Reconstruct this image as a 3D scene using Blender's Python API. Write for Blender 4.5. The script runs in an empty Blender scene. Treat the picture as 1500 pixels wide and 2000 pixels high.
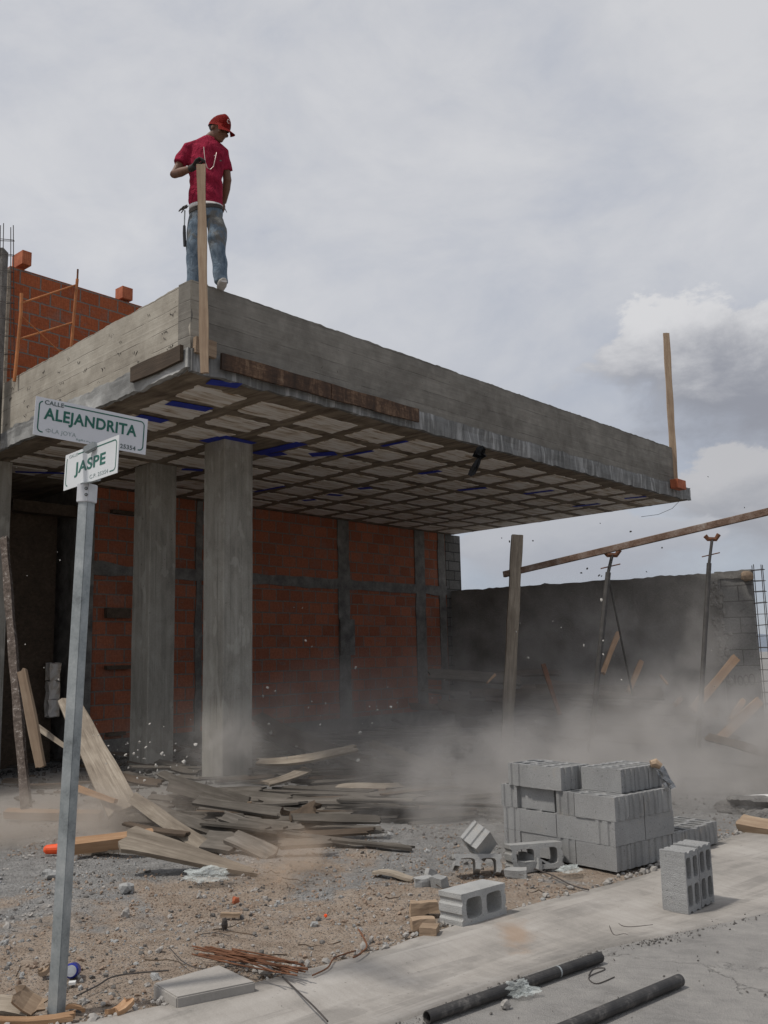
import bpy, bmesh, math, random
from mathutils import Vector, Matrix, noise
R_ = math.radians
scene = bpy.context.scene
COL = scene.collection
rnd = random.Random(7)

# ------------------------------------------------------------------ camera
PIT, ROL, FPX = 0.1544, -0.0217, 1824.7
CAM = Vector((0, 0, 1.5))
Fv = Vector((0, math.cos(PIT), math.sin(PIT)))
_r0 = Vector((1, 0, 0)); _u0 = _r0.cross(Fv)
Rv = _r0 * math.cos(ROL) + _u0 * math.sin(ROL)
Uv = -_r0 * math.sin(ROL) + _u0 * math.cos(ROL)
cd = bpy.data.cameras.new('camera'); cam = bpy.data.objects.new('camera', cd); COL.objects.link(cam)
cam.matrix_world = Matrix(((Rv.x, Uv.x, -Fv.x, 0), (Rv.y, Uv.y, -Fv.y, 0), (Rv.z, Uv.z, -Fv.z, 1.5), (0, 0, 0, 1)))
cd.sensor_fit = 'HORIZONTAL'; cd.sensor_width = 36; cd.lens = FPX / 1500 * 36
cd.clip_start = 0.1; cd.clip_end = 6000
scene.camera = cam
def ray(x, y): return Fv + Rv * ((x - 750) / FPX) - Uv * ((y - 1000) / FPX)
def gz(x, y, z=0.0):            # point of the level plane z seen there
    d = ray(x, y); return CAM + d * ((z - 1.5) / d.z)
def at(x, y, Y):                # point at world depth Y
    d = ray(x, y); return CAM + d * (Y / d.y)

# ------------------------------------------------------------------ light
SUN_EL, SUN_DIR = R_(60), Vector((-0.93, -0.37, 0)).normalized()
sd = bpy.data.lights.new('sun', 'SUN'); sd.energy = 2.0; sd.angle = R_(4); sd.color = (1, 0.95, 0.88)
so = bpy.data.objects.new('sun', sd); COL.objects.link(so)
tosun = Vector((SUN_DIR.x * math.cos(SUN_EL), SUN_DIR.y * math.cos(SUN_EL), math.sin(SUN_EL)))
so.rotation_euler = tosun.to_track_quat('Z', 'Y').to_euler(); so.location = (-20, -8, 30)

vs = scene.view_settings
vs.view_transform = 'Standard'; vs.look = 'None'; vs.gamma = 1; vs.exposure = 0.28; vs.use_curve_mapping = False
cy = scene.cycles
cy.max_bounces = 6; cy.diffuse_bounces = 4; cy.glossy_bounces = 2; cy.transmission_bounces = 4; cy.volume_bounces = 1
cy.transparent_max_bounces = 8; cy.volume_step_rate = 1.0; cy.volume_max_steps = 64
try: cy.use_denoising = True
except Exception: pass

# ------------------------------------------------------------------ node helpers
class NT:
    def __init__(s, tree): s.t = tree; s.n = tree.nodes; s.l = tree.links
    def new(s, typ, **kw):
        n = s.n.new(typ)
        for k, v in kw.items(): setattr(n, k, v)
        return n
    def put(s, n, key, v):
        i = n.inputs[key]
        if hasattr(v, 'is_output') or isinstance(v, bpy.types.NodeSocket): s.l.new(v, i)
        else: i.default_value = v
    def math(s, op, a, b=0.0, clamp=False):
        n = s.new('ShaderNodeMath', operation=op, use_clamp=clamp); s.put(n, 0, a); s.put(n, 1, b); return n.outputs[0]
    def vm(s, op, a, b=(0, 0, 0)):
        n = s.new('ShaderNodeVectorMath', operation=op); s.put(n, 0, a); s.put(n, 1, b)
        return n.outputs['Value'] if op in ('DOT_PRODUCT', 'LENGTH') else n.outputs['Vector']
    def noise(s, vec, scale, detail=4, rough=0.55, dist=0.0):
        n = s.new('ShaderNodeTexNoise'); s.put(n, 'Vector', vec); s.put(n, 'Scale', scale); s.put(n, 'Detail', detail)
        s.put(n, 'Roughness', rough); s.put(n, 'Distortion', dist); return n.outputs['Fac']
    def ramp(s, fac, stops, interp='LINEAR'):
        n = s.new('ShaderNodeValToRGB'); s.put(n, 'Fac', fac); cr = n.color_ramp; cr.interpolation = interp
        while len(cr.elements) < len(stops): cr.elements.new(0.5)
        for e, (p, c) in zip(cr.elements, stops):
            e.position = p; e.color = (c[0], c[1], c[2], 1) if not isinstance(c, (int, float)) else (c, c, c, 1)
        return n.outputs['Color']
    def mix(s, fac, a, b, mode='MIX'):
        n = s.new('ShaderNodeMix', data_type='RGBA', blend_type=mode); s.put(n, 0, fac)
        for k, v in ((6, a), (7, b)):
            if isinstance(v, tuple): v = (v[0], v[1], v[2], 1)
            s.put(n, k, v)
        return n.outputs[2]
    def comb(s, x, y, z):
        n = s.new('ShaderNodeCombineXYZ'); s.put(n, 0, x); s.put(n, 1, y); s.put(n, 2, z); return n.outputs[0]
    def sep(s, v):
        n = s.new('ShaderNodeSeparateXYZ'); s.put(n, 0, v); return n.outputs
    def smooth(s, v, a, b):
        n = s.new('ShaderNodeMapRange', interpolation_type='SMOOTHSTEP'); s.put(n, 0, v); s.put(n, 1, a); s.put(n, 2, b); return n.outputs[0]

# ------------------------------------------------------------------ world: sky with clouds
w = bpy.data.worlds.new('World'); scene.world = w; w.use_nodes = True
N = NT(w.node_tree); N.n.clear()
out = N.new('ShaderNodeOutputWorld'); bg = N.new('ShaderNodeBackground'); N.put(bg, 'Strength', 0.1); N.l.new(bg.outputs[0], out.inputs[0])
sky = N.new('ShaderNodeTexSky', sky_type='NISHITA'); sky.sun_disc = False; sky.sun_elevation = SUN_EL
sky.sun_rotation = math.atan2(SUN_DIR.x, SUN_DIR.y); sky.altitude = 1500; sky.dust_density = 2.0
tc = N.new('ShaderNodeTexCoord'); g = tc.outputs['Generated']
sx, sy, sz = N.sep(g)
az = N.math('ARCTAN2', sx, sy); el = N.math('ARCSINE', sz)
ae = N.comb(az, N.math('MULTIPLY', el, 1.7), 0.0)
n1 = N.noise(ae, 3.2, 7, 0.58, 0.4)
n2 = N.noise(N.vm('ADD', ae, (3.1, 1.7, 0.4)), 9.0, 6, 0.6, 0.5)
hi = N.ramp(N.math('ADD', N.math('MULTIPLY', n1, 0.75), N.math('MULTIPLY', n2, 0.25)),
            [(0.38, (4.45, 4.6, 5.0)), (0.5, (5.15, 5.2, 5.4)), (0.60, (5.65, 5.65, 5.75))])
low = N.ramp(n1, [(0.38, (2.9, 3.15, 3.7)), (0.62, (3.7, 3.85, 4.2))])
# the veil is brighter high up and greyer low to the right
elg = N.smooth(N.math('SUBTRACT', N.math('ADD', el, N.math('MULTIPLY', n1, 0.10)), N.math('MULTIPLY', az, 0.16)), 0.0, 0.48)
base = N.mix(elg, low, hi)
base = N.mix(0.12, base, sky.outputs[0])
def cumulus(base, a0, e0, ra, re, top, bot, seed):
    wv = N.vm('ADD', ae, (seed, seed * 0.7, 0))
    nz = N.noise(wv, 11.0, 8, 0.62, 0.2); nzb = N.noise(wv, 4.5, 3, 0.5, 0.0)
    dx = N.math('DIVIDE', N.math('SUBTRACT', az, a0), ra); dy = N.math('DIVIDE', N.math('SUBTRACT', el, e0), re)
    up = N.math('GREATER_THAN', dy, 0.0)
    dyy = N.math('MULTIPLY', dy, N.math('ADD', 1.0, N.math('MULTIPLY', N.math('SUBTRACT', 1.0, up), -0.15)))
    r = N.math('SQRT', N.math('ADD', N.math('MULTIPLY', dx, dx), N.math('MULTIPLY', dyy, dyy)))
    f = N.math('ADD', N.math('SUBTRACT', 1.0, r), N.math('ADD', N.math('MULTIPLY', N.math('SUBTRACT', nz, 0.5), 1.1), N.math('MULTIPLY', N.math('SUBTRACT', nzb, 0.5), 0.9)))
    edge = N.ramp(dy, [(0.0, 0.55), (1.0, 0.10)])
    m = N.smooth(f, -0.03, N.math('ADD', 0.08, N.math('MULTIPLY', N.math('SUBTRACT', 1.0, N.smooth(dy, -0.4, 0.4)), 0.6)))
    sh = N.smooth(N.math('ADD', dy, N.math('MULTIPLY', N.math('SUBTRACT', nz, 0.5), 1.8)), -0.25, 0.85)
    c = N.mix(sh, bot, top)
    return N.mix(N.math('MULTIPLY', m, 0.92), base, c)
base = cumulus(base, 0.44, 0.270, 0.22, 0.095, (5.6, 5.6, 5.72), (2.3, 2.4, 2.75), 2.3)
base = cumulus(base, 0.42, 0.135, 0.13, 0.065, (4.2, 4.2, 4.35), (2.8, 2.9, 3.2), 7.9)
base = cumulus(base, 0.20, 0.10, 0.16, 0.05, (3.9, 4.0, 4.3), (3.2, 3.35, 3.75), 5.1)
N.put(bg, 'Color', base)

# ------------------------------------------------------------------ materials
MATS = {}
VARY = {'block_grey': .22, 'block_light': .25}
def mat_new(name):
    m = bpy.data.materials.new(name); m.use_nodes = True
    T = NT(m.node_tree); b = m.node_tree.nodes['Principled BSDF']
    return m, T, b
def bump(T, b, h, strength=0.5, dist=0.01):
    n = T.new('ShaderNodeBump'); T.put(n, 'Height', h); T.put(n, 'Strength', strength); T.put(n, 'Distance', dist)
    T.l.new(n.outputs[0], b.inputs['Normal'])
def wpos(T): return T.new('ShaderNodeNewGeometry').outputs['Position']
def opos(T): return T.new('ShaderNodeTexCoord').outputs['Object']
def orand(T): return T.new('ShaderNodeObjectInfo').outputs['Random']

def mottled(name, cols, scale=6, rough=0.9, fine=60, bs=0.4, bd=0.006, local=False, fineamt=0.25, metallic=0.0, spec=0.3):
    m, T, b = mat_new(name); p = opos(T) if local else wpos(T)
    n1 = T.noise(p, scale, 6, 0.6, 0.2); n2 = T.noise(p, fine, 3, 0.6)
    f = T.math('ADD', T.math('MULTIPLY', n1, 1 - fineamt), T.math('MULTIPLY', n2, fineamt))
    st = [(0.34 + 0.32 * i / max(1, len(cols) - 1), c) for i, c in enumerate(cols)]
    c = T.ramp(f, st)
    if name in VARY:
        v = T.math('ADD', 1 - VARY[name] / 2, T.math('MULTIPLY', orand(T), VARY[name])); c = T.mix(1.0, c, T.comb(v, v, v), 'MULTIPLY')
        k_ = T.smooth(T.noise(p, 7, 5, .7, .8), .56, .70); c = T.mix(T.math('MULTIPLY', k_, .4), c, (.36, .33, .29))
        q_ = T.smooth(T.noise(p, 55, 2, .5), .66, .74); c = T.mix(T.math('MULTIPLY', q_, .55), c, (.09, .088, .085))
    T.put(b, 'Base Color', c); T.put(b, 'Roughness', rough); T.put(b, 'Metallic', metallic)
    T.put(b, 'Specular IOR Level', spec)
    bump(T, b, T.math('ADD', n2, T.math('MULTIPLY', n1, 1.5)), bs, bd)
    MATS[name] = m; return m

def concrete_boards(name, base, dark, light, pitch=0.19, linek=0.5, drip=False, grain_dir=None):
    """board-marked concrete: horizontal board joints, long streaks, stains, pits"""
    m, T, b = mat_new(name); p = wpos(T); x, y, z = T.sep(p)
    along = T.math('ADD', T.math('MULTIPLY', x, 0.75), T.math('MULTIPLY', y, 0.66))
    wob = T.math('MULTIPLY', T.math('SUBTRACT', T.noise(p, 1.3, 2), 0.5), 0.03)
    zz = T.math('DIVIDE', T.math('ADD', z, wob), pitch)
    fr = T.math('FRACT', zz); idx = T.math('FLOOR', zz)
    line = T.math('SUBTRACT', 1.0, T.smooth(T.math('MINIMUM', fr, T.math('SUBTRACT', 1.0, fr)), 0.0, 0.035))
    brk = T.smooth(T.noise(p, 2.2, 3), 0.40, 0.6); line = T.math('MULTIPLY', line, brk)
    streak = T.noise(T.comb(T.math('MULTIPLY', along, 1.2), 0.0, T.math('MULTIPLY', z, 40)), 1.0, 5, 0.65)
    big = T.noise(p, 1.4, 6, 0.62, 0.5); mid = T.noise(p, 8, 5, 0.6); fine = T.noise(p, 90, 3, 0.6)
    tone = T.noise(T.comb(0.0, 0.0, T.math('MULTIPLY', idx, 7.3)), 1.0, 0)
    f = T.math('ADD', T.math('ADD', T.math('MULTIPLY', big, 0.42), T.math('MULTIPLY', streak, 0.22)), T.math('ADD', T.math('MULTIPLY', mid, 0.2), T.math('MULTIPLY', tone, 0.16)))
    c = T.ramp(f, [(0.36, dark), (0.5, base), (0.63, light)])
    if drip:
        dr = T.noise(T.comb(T.math('MULTIPLY', along, 16), T.math('MULTIPLY', z, 1.5), 0.0), 1.0, 4, 0.6)
        c = T.mix(T.math('MULTIPLY', T.smooth(dr, 0.5, 0.68), 0.6), c, tuple(min(1, v * 1.9) for v in light))
        c = T.mix(T.math('MULTIPLY', T.smooth(dr, 0.47, 0.36), 0.4), c, tuple(v * 0.55 for v in dark))
    c = T.mix(T.math('MULTIPLY', line, linek), c, tuple(v * 0.4 for v in dark))
    sp = T.smooth(T.noise(p, 16, 2, 0.5), 0.72, 0.78)
    c = T.mix(T.math('MULTIPLY', sp, 0.6), c, tuple(v * 0.35 for v in dark))
    T.put(b, 'Base Color', c); T.put(b, 'Roughness', 0.9); T.put(b, 'Specular IOR Level', 0.25)
    h = T.math('SUBTRACT', T.math('ADD', T.math('MULTIPLY', mid, 0.8), T.math('ADD', T.math('MULTIPLY', fine, 0.3), T.math('MULTIPLY', streak, 0.5))), T.math('MULTIPLY', line, 0.9))
    bump(T, b, h, 0.55, 0.012); MATS[name] = m; return m

def column_concrete(name, base, dark, light):
    m, T, b = mat_new(name); p = wpos(T); x, y, z = T.sep(p)
    s = T.noise(T.comb(T.math('MULTIPLY', x, 11), T.math('MULTIPLY', y, 11), T.math('MULTIPLY', z, 0.8)), 1.0, 4, 0.6, 0.6)
    big = T.noise(T.vm('MULTIPLY', p, (1, 1, .6)), 2.6, 6, 0.65, .5); fine = T.noise(p, 60, 3)
    f = T.math('ADD', T.math('MULTIPLY', s, 0.32), T.math('ADD', T.math('MULTIPLY', big, 0.52), T.math('MULTIPLY', fine, 0.16)))
    c = T.ramp(f, [(0.36, dark), (0.5, base), (0.64, light)])
    sm = T.math('FRACT', T.math('MULTIPLY', T.math('ADD', T.math('MULTIPLY', x, .9), T.math('MULTIPLY', y, .31)), 7.0)); sm = T.math('MULTIPLY', T.smooth(T.math('MINIMUM', sm, T.math('SUBTRACT', 1.0, sm)), .035, .0), T.smooth(T.noise(p, 2.3, 3), .42, .6))
    c = T.mix(T.math('MULTIPLY', sm, .6), c, tuple(v * .45 for v in dark))
    pt_ = T.smooth(T.noise(T.vm('MULTIPLY', p, (1, 1, .5)), 5.0, 3, .5, .3), .60, .66); c = T.mix(T.math('MULTIPLY', pt_, .35), c, tuple(min(1, v * 1.25) for v in light))
    ph_ = T.smooth(T.noise(p, 26, 2, .5), .70, .76); c = T.mix(T.math('MULTIPLY', ph_, .6), c, tuple(v * .35 for v in dark))
    T.put(b, 'Base Color', c); T.put(b, 'Roughness', 0.9); T.put(b, 'Specular IOR Level', 0.25)
    bump(T, b, T.math('ADD', s, T.math('MULTIPLY', fine, 0.3)), 0.6, 0.015); MATS[name] = m; return m

def brick_mat(name, c1, c2, mortar, direction, bw=0.34, bh=0.215, mort=0.012, grid=True, off=(0, 0)):
    m, T, b = mat_new(name); p = wpos(T)
    a = T.vm('DOT_PRODUCT', p, direction); x, y, z = T.sep(p)
    wx = T.math('MULTIPLY', T.math('SUBTRACT', T.noise(p, 2.0, 2), 0.5), 0.035)
    vec = T.comb(T.math('ADD', T.math('ADD', a, wx), off[0]), T.math('ADD', T.math('ADD', z, wx), off[1]), 0.0)
    br = T.new('ShaderNodeTexBrick'); T.put(br, 'Vector', vec); T.put(br, 'Scale', 1.0)
    T.put(br, 'Brick Width', bw); T.put(br, 'Row Height', bh); T.put(br, 'Mortar Size', mort); T.put(br, 'Mortar Smooth', 0.15)
    T.put(br, 'Color1', (*c1, 1)); T.put(br, 'Color2', (*c2, 1)); T.put(br, 'Mortar', (*mortar, 1))
    big = T.noise(p, 2.6, 5, 0.6); c = br.outputs['Color']
    c = T.mix(T.math('MULTIPLY', T.smooth(big, 0.5, 0.75), 0.45), c, tuple(v * 0.9 + 0.03 for v in mortar))
    smear = T.smooth(T.noise(T.vm('MULTIPLY', p, (1, 1, 3)), 3.3, 5, 0.7, 1.0), 0.58, 0.68)
    c = T.mix(T.math('MULTIPLY', smear, 0.55), c, mortar)
    c = T.mix(0.35, c, T.ramp(T.noise(p, 30, 4), [(0.35, 0.25), (0.65, 1.0)]), 'MULTIPLY')
    h = br.outputs['Fac']
    if grid:
        gv = T.math('FRACT', T.math('MULTIPLY', T.math('ADD', a, wx), 33)); gh = T.math('FRACT', T.math('MULTIPLY', T.math('ADD', z, wx), 33))
        l1 = T.math('MAXIMUM', T.smooth(gv, 0.72, 0.86), T.math('MULTIPLY', T.smooth(gh, 0.75, 0.9), 0.6))
        c = T.mix(T.math('MULTIPLY', T.math('MULTIPLY', l1, T.math('SUBTRACT', 1.0, br.outputs['Fac'])), 0.35), c, tuple(v * 0.4 for v in c1))
    T.put(b, 'Base Color', c); T.put(b, 'Roughness', 0.92); T.put(b, 'Specular IOR Level', 0.2)
    bump(T, b, T.math('ADD', T.math('MULTIPLY', h, -1.0), T.math('MULTIPLY', T.noise(p, 50, 3), 0.4)), 0.6, 0.015)
    MATS[name] = m; return m

def wood(name, dark, mid, light, rough=0.85, fibre=1.0):
    m, T, b = mat_new(name); p = opos(T); rd = orand(T)
    p2 = T.vm('ADD', T.vm('MULTIPLY', p, (1.6, 26, 26)), T.comb(T.math('MULTIPLY', rd, 37), 0.0, 0.0))
    g1 = T.noise(p2, 1.0, 6, 0.65, 0.6); g2 = T.noise(T.vm('MULTIPLY', p, (6, 160, 160)), 1.0, 3, 0.6); st = T.noise(T.vm('ADD', p, T.comb(T.math('MULTIPLY', rd, 9), 0.0, 0.0)), 4, 4, 0.6)
    f = T.math('ADD', T.math('MULTIPLY', g1, 0.55), T.math('ADD', T.math('MULTIPLY', g2, 0.2), T.math('MULTIPLY', st, 0.25)))
    c = T.ramp(f, [(0.34, dark), (0.5, mid), (0.64, light)])
    v = T.math('ADD', 0.8, T.math('MULTIPLY', rd, 0.4))
    c = T.mix(1.0, c, T.comb(v, v, v), 'MULTIPLY')
    T.put(b, 'Base Color', c); T.put(b, 'Roughness', rough); T.put(b, 'Specular IOR Level', 0.25)
    bump(T, b, T.math('ADD', g1, T.math('MULTIPLY', g2, 0.5)), 0.6, 0.006); MATS[name] = m; return m

def plain(name, col, rough=0.6, metallic=0.0, spec=0.4, var=0.15, scale=30, bd=0.002):
    d = tuple(max(0, c * (1 - var)) for c in col); l = tuple(min(1, c * (1 + var)) for c in col)
    return mottled(name, [d, col, l], scale=scale * 0.4, fine=scale * 3, rough=rough, metallic=metallic, spec=spec, local=True, bd=bd, bs=0.3)

RD = (0.66110932, 0.75028959, 0.0)
concrete_boards('parapet_pale_sunlit', (0.34, 0.31, 0.26), (0.225, 0.20, 0.165), (0.44, 0.41, 0.35), 0.185, 0.55)  # left face: own pale tone plus sunlit brightness put into the colour
concrete_boards('parapet_grey_shaded', (0.185, 0.172, 0.15), (0.11, 0.10, 0.087), (0.28, 0.262, 0.23), 0.185, 0.45)  # street face: own greyer tone plus its shade put into the colour
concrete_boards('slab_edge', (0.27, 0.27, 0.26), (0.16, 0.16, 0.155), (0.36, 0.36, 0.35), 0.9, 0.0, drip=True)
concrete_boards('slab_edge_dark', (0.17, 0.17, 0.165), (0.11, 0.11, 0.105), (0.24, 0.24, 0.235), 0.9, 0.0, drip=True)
column_concrete('column_concrete', (0.29, 0.275, 0.24), (0.18, 0.17, 0.15), (0.39, 0.375, 0.335))
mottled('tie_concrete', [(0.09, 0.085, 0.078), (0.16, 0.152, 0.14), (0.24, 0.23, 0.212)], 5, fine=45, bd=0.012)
mottled('wall_concrete', [(0.12, 0.112, 0.10), (0.18, 0.17, 0.155), (0.25, 0.238, 0.218)], 1.6, fine=30, bd=0.012)
brick_mat('clay_brick', (0.44, 0.155, 0.085), (0.31, 0.108, 0.06), (0.21, 0.185, 0.163), RD)
brick_mat('clay_brick_upper', (0.40, 0.115, 0.048), (0.32, 0.085, 0.036), (0.20, 0.17, 0.15), RD, off=(0.1, 0.06))
brick_mat('block_courses', (0.16, 0.155, 0.145), (0.12, 0.115, 0.105), (0.05, 0.048, 0.045), RD, 0.42, 0.215, 0.012, grid=False)
brick_mat('block_end_courses', (0.25, 0.245, 0.235), (0.2, 0.195, 0.185), (0.10, 0.095, 0.09), (0.695, -0.719, 0), 0.6, 0.3, 0.01, grid=False)
mottled('block_grey', [(0.22, 0.22, 0.218), (0.29, 0.29, 0.286), (0.36, 0.36, 0.355)], 3, fine=170, bs=0.9, bd=0.008, fineamt=0.55)
mottled('block_light', [(0.26, 0.26, 0.255), (0.34, 0.34, 0.33), (0.42, 0.42, 0.41)], 5, fine=150, bs=0.8, bd=0.006, fineamt=0.5)
wood('fresh_wood', (0.24, 0.135, 0.072), (0.34, 0.205, 0.115), (0.44, 0.29, 0.18))
mottled('flaking', [(0.04, 0.03, 0.024), (0.07, 0.053, 0.043), (0.12, 0.095, 0.08), (0.36, 0.33, 0.30)], 16, fine=60, fineamt=.4)
wood('board_wood', (0.22, 0.155, 0.105), (0.31, 0.225, 0.155), (0.40, 0.31, 0.22))
wood('grey_wood', (0.13, 0.105, 0.08), (0.25, 0.21, 0.165), (0.38, 0.33, 0.265))
wood('dusty_wood', (0.07, 0.061, 0.051), (0.12, 0.106, 0.09), (0.20, 0.18, 0.155))
wood('heap_dark', (0.05, 0.043, 0.036), (0.085, 0.075, 0.063), (0.14, 0.125, 0.108))
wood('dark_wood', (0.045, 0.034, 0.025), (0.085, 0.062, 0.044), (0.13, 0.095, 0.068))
m, T, b = mat_new('formwork_wood'); p = opos(T); rd = T.vm('ADD', p, T.comb(T.math('MULTIPLY', orand(T), 20), 0, 0))
n1 = T.noise(T.vm('MULTIPLY', rd, (5, 1.2, 1)), 1.0, 5, 0.65, 0.5); n2 = T.noise(T.vm('MULTIPLY', p, (2, 60, 60)), 1.0, 4, 0.6); n3 = T.noise(rd, 22, 4, 0.65)
f = T.math('ADD', T.math('MULTIPLY', n1, 0.6), T.math('ADD', T.math('MULTIPLY', n2, 0.15), T.math('MULTIPLY', n3, 0.25)))
T.put(b, 'Base Color', T.ramp(f, [(0.40, (0.030, 0.016, 0.009)), (0.50, (0.070, 0.036, 0.019)), (0.57, (0.15, 0.088, 0.05)), (0.64, (0.27, 0.195, 0.13))])); T.put(b, 'Roughness', 0.85); bump(T, b, f, 0.6, 0.01); MATS['formwork_wood'] = m
mottled('galvanised', [(0.17, 0.185, 0.19), (0.26, 0.285, 0.29), (0.33, 0.355, 0.36), (0.42, 0.44, 0.44)], 7, fine=90, rough=0.5, metallic=0.3, spec=.5, bs=.2, bd=.002, local=False)
plain('sleeve_white', (0.55, 0.56, 0.58), 0.5, 0.1)
plain('sign_white', (0.62, 0.63, 0.66), 0.45, 0.0, 0.4, 0.04, 8)
plain('sign_white_lit', (0.62, 0.64, 0.65), 0.45, 0.0, 0.4, 0.04, 8)
plain('sign_green', (0.015, 0.115, 0.085), 0.5, 0, 0.4, 0.05)
plain('sign_grey_ink', (0.30, 0.36, 0.36), 0.5, 0, 0.4, 0.05)
plain('sign_dark_ink', (0.10, 0.13, 0.13), 0.5, 0, 0.4, 0.05)
plain('rebar', (0.085, 0.075, 0.07), 0.8, 0.4)
plain('rust', (0.16, 0.072, 0.038), 0.85, 0.2, var=0.4)
mottled('rust_pale', [(0.08, 0.05, 0.036), (0.15, 0.095, 0.068), (0.22, 0.165, 0.135), (0.34, 0.31, 0.28)], 5, fine=60, rough=.85, fineamt=.3)
plain('steel_prop', (0.09, 0.085, 0.08), 0.7, 0.4, var=0.3)
plain('scaffold_orange', (0.42, 0.15, 0.045), 0.6, 0, 0.4, 0.3, 12)
plain('black_plastic', (0.012, 0.012, 0.013), 0.35, 0, 0.5)
mottled('pipe_black', [(0.018, 0.017, 0.017), (0.03, 0.028, 0.027), (0.045, 0.042, 0.04), (0.13, 0.12, 0.11)], 9, fine=50, rough=0.5, spec=.4, bs=.3, bd=.003, fineamt=.3)
plain('tape_blue', (0.03, 0.05, 0.36), 0.7, 0, 0.3, 0.2)
plain('orange_plastic', (0.85, 0.10, 0.02), 0.5)
plain('can_blue', (0.03, 0.045, 0.32), 0.3, 0.5)
plain('can_silver', (0.6, 0.6, 0.6), 0.3, 0.9)
plain('foil', (0.5, 0.51, 0.52), 0.25, 0.85, 0.5, 0.5, 8)
plain('paper_white', (0.62, 0.62, 0.6), 0.8)
plain('chip_pale', (0.5, 0.48, 0.44), 0.9)
plain('chip_dark', (0.03, 0.028, 0.026), 0.9)
plain('skin', (0.155, 0.075, 0.045), 0.55, 0, 0.4, 0.12)
plain('hair', (0.012, 0.01, 0.009), 0.6)
plain('cap_red', (0.30, 0.018, 0.014), 0.8, 0, 0.2, 0.05, 4, 0.0002)
plain('cap_under', (0.22, 0.045, 0.03), 0.8, 0, 0.2)
plain('emblem', (0.5, 0.42, 0.4), 0.8)
plain('glove', (0.03, 0.026, 0.024), 0.8)
plain('necklace', (0.6, 0.5, 0.45), 0.4, 0.3)
plain('undershirt', (0.62, 0.6, 0.58), 0.85)
plain('shoe', (0.36, 0.34, 0.31), 0.8, var=0.3)
plain('belt', (0.045, 0.038, 0.034), 0.8)
mottled('gravel_mix', [(0.12, 0.115, 0.11), (0.18, 0.172, 0.162), (0.25, 0.24, 0.225)], 9, fine=60, bs=1.0, bd=0.03)
mottled('road_concrete', [(0.16, 0.155, 0.148), (0.205, 0.198, 0.188), (0.26, 0.248, 0.232)], 1.7, fine=120, bs=0.7, bd=0.006, fineamt=0.4)
mottled('slab_pale', [(0.27, 0.255, 0.235), (0.33, 0.31, 0.285), (0.38, 0.36, 0.335)], 3, fine=70, bd=0.004)

def cloth(name, c1, c2, scale, fold=0.02, wet=None):
    m, T, b = mat_new(name); p = opos(T)
    n1 = T.noise(T.vm('MULTIPLY', p, (1.4, 1.4, 0.8)), scale, 5, 0.6, 0.6); n2 = T.noise(p, 220, 2)
    f = T.math('ADD', T.math('MULTIPLY', n1, 0.85), T.math('MULTIPLY', n2, 0.15))
    c = T.ramp(f, [(0.36, c1), (0.62, c2)])
    if wet:
        z = T.sep(p)[2]; k = T.math('MULTIPLY', T.smooth(T.noise(p, 5.5, 4, 0.6, 0.8), 0.42, 0.58), T.smooth(z, 5.55, 5.72))
        c = T.mix(T.math('MULTIPLY', k, 0.8), c, wet)
    T.put(b, 'Base Color', c); T.put(b, 'Roughness', 0.95); T.put(b, 'Specular IOR Level', 0.1)
    bump(T, b, n1, 0.9, fold); MATS[name] = m
cloth('shirt_red', (0.21, 0.014, 0.035), (0.36, 0.026, 0.062), 10, 0.06)
cloth('denim', (0.085, 0.12, 0.16), (0.21, 0.265, 0.32), 9, 0.035, (0.16, 0.15, 0.13))

# kerb: pale cement with darker drag marks, a rust stain of its own
m, T, b = mat_new('kerb_concrete'); p = wpos(T)
al = T.vm('DOT_PRODUCT', p, (0.766, 0.643, 0)); ac = T.vm('DOT_PRODUCT', p, (-0.643, 0.766, 0))
s1 = T.noise(T.comb(T.math('MULTIPLY', al, 0.8), T.math('MULTIPLY', ac, 9), 0.0), 1.0, 5, 0.6, 0.3)
big = T.noise(p, 1.5, 6, 0.6, 0.4); fine = T.noise(p, 110, 3, 0.6)
br_ = T.noise(T.comb(T.math('MULTIPLY', al, 30), T.math('MULTIPLY', ac, 4), 0.0), 1.0, 3)
f = T.math('ADD', T.math('ADD', T.math('MULTIPLY', s1, 0.20), T.math('MULTIPLY', big, 0.54)), T.math('ADD', T.math('MULTIPLY', fine, 0.12), T.math('MULTIPLY', br_, 0.14)))
c = T.ramp(f, [(0.38, (0.22, 0.205, 0.185)), (0.5, (0.32, 0.296, 0.268)), (0.62, (0.40, 0.375, 0.345))])
rs = T.vm('LENGTH', T.vm('DIVIDE', T.vm('SUBTRACT', p, (0.66, 5.3, 0.0)), (0.10, 0.30, 1)))
rs = T.math('MULTIPLY', T.math('SUBTRACT', 1.0, T.smooth(T.math('ADD', rs, T.math('MULTIPLY', T.math('SUBTRACT', T.noise(p, 9, 4), 0.5), 2.0)), 0.0, 1.3)), 0.55)
c = T.mix(rs, c, (0.30, 0.19, 0.11))
dk_ = T.math('MULTIPLY', T.smooth(T.noise(T.comb(T.math('MULTIPLY', al, .5), T.math('MULTIPLY', ac, 6), 3.0), 1.0, 4, .55, .5), .52, .60), T.smooth(T.noise(p, 3.2, 5, .65), .40, .58))
c = T.mix(T.math('MULTIPLY', dk_, .38), c, (.13, .122, .112))
pts_ = T.smooth(T.noise(p, 38, 2, .5), .70, .76); c = T.mix(T.math('MULTIPLY', pts_, .5), c, (.10, .09, .08))
T.put(b, 'Base Color', c); T.put(b, 'Roughness', 0.9); bump(T, b, T.math('ADD', s1, T.math('MULTIPLY', fine, 0.5)), 0.5, 0.006)
MATS['kerb_concrete'] = m

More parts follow.
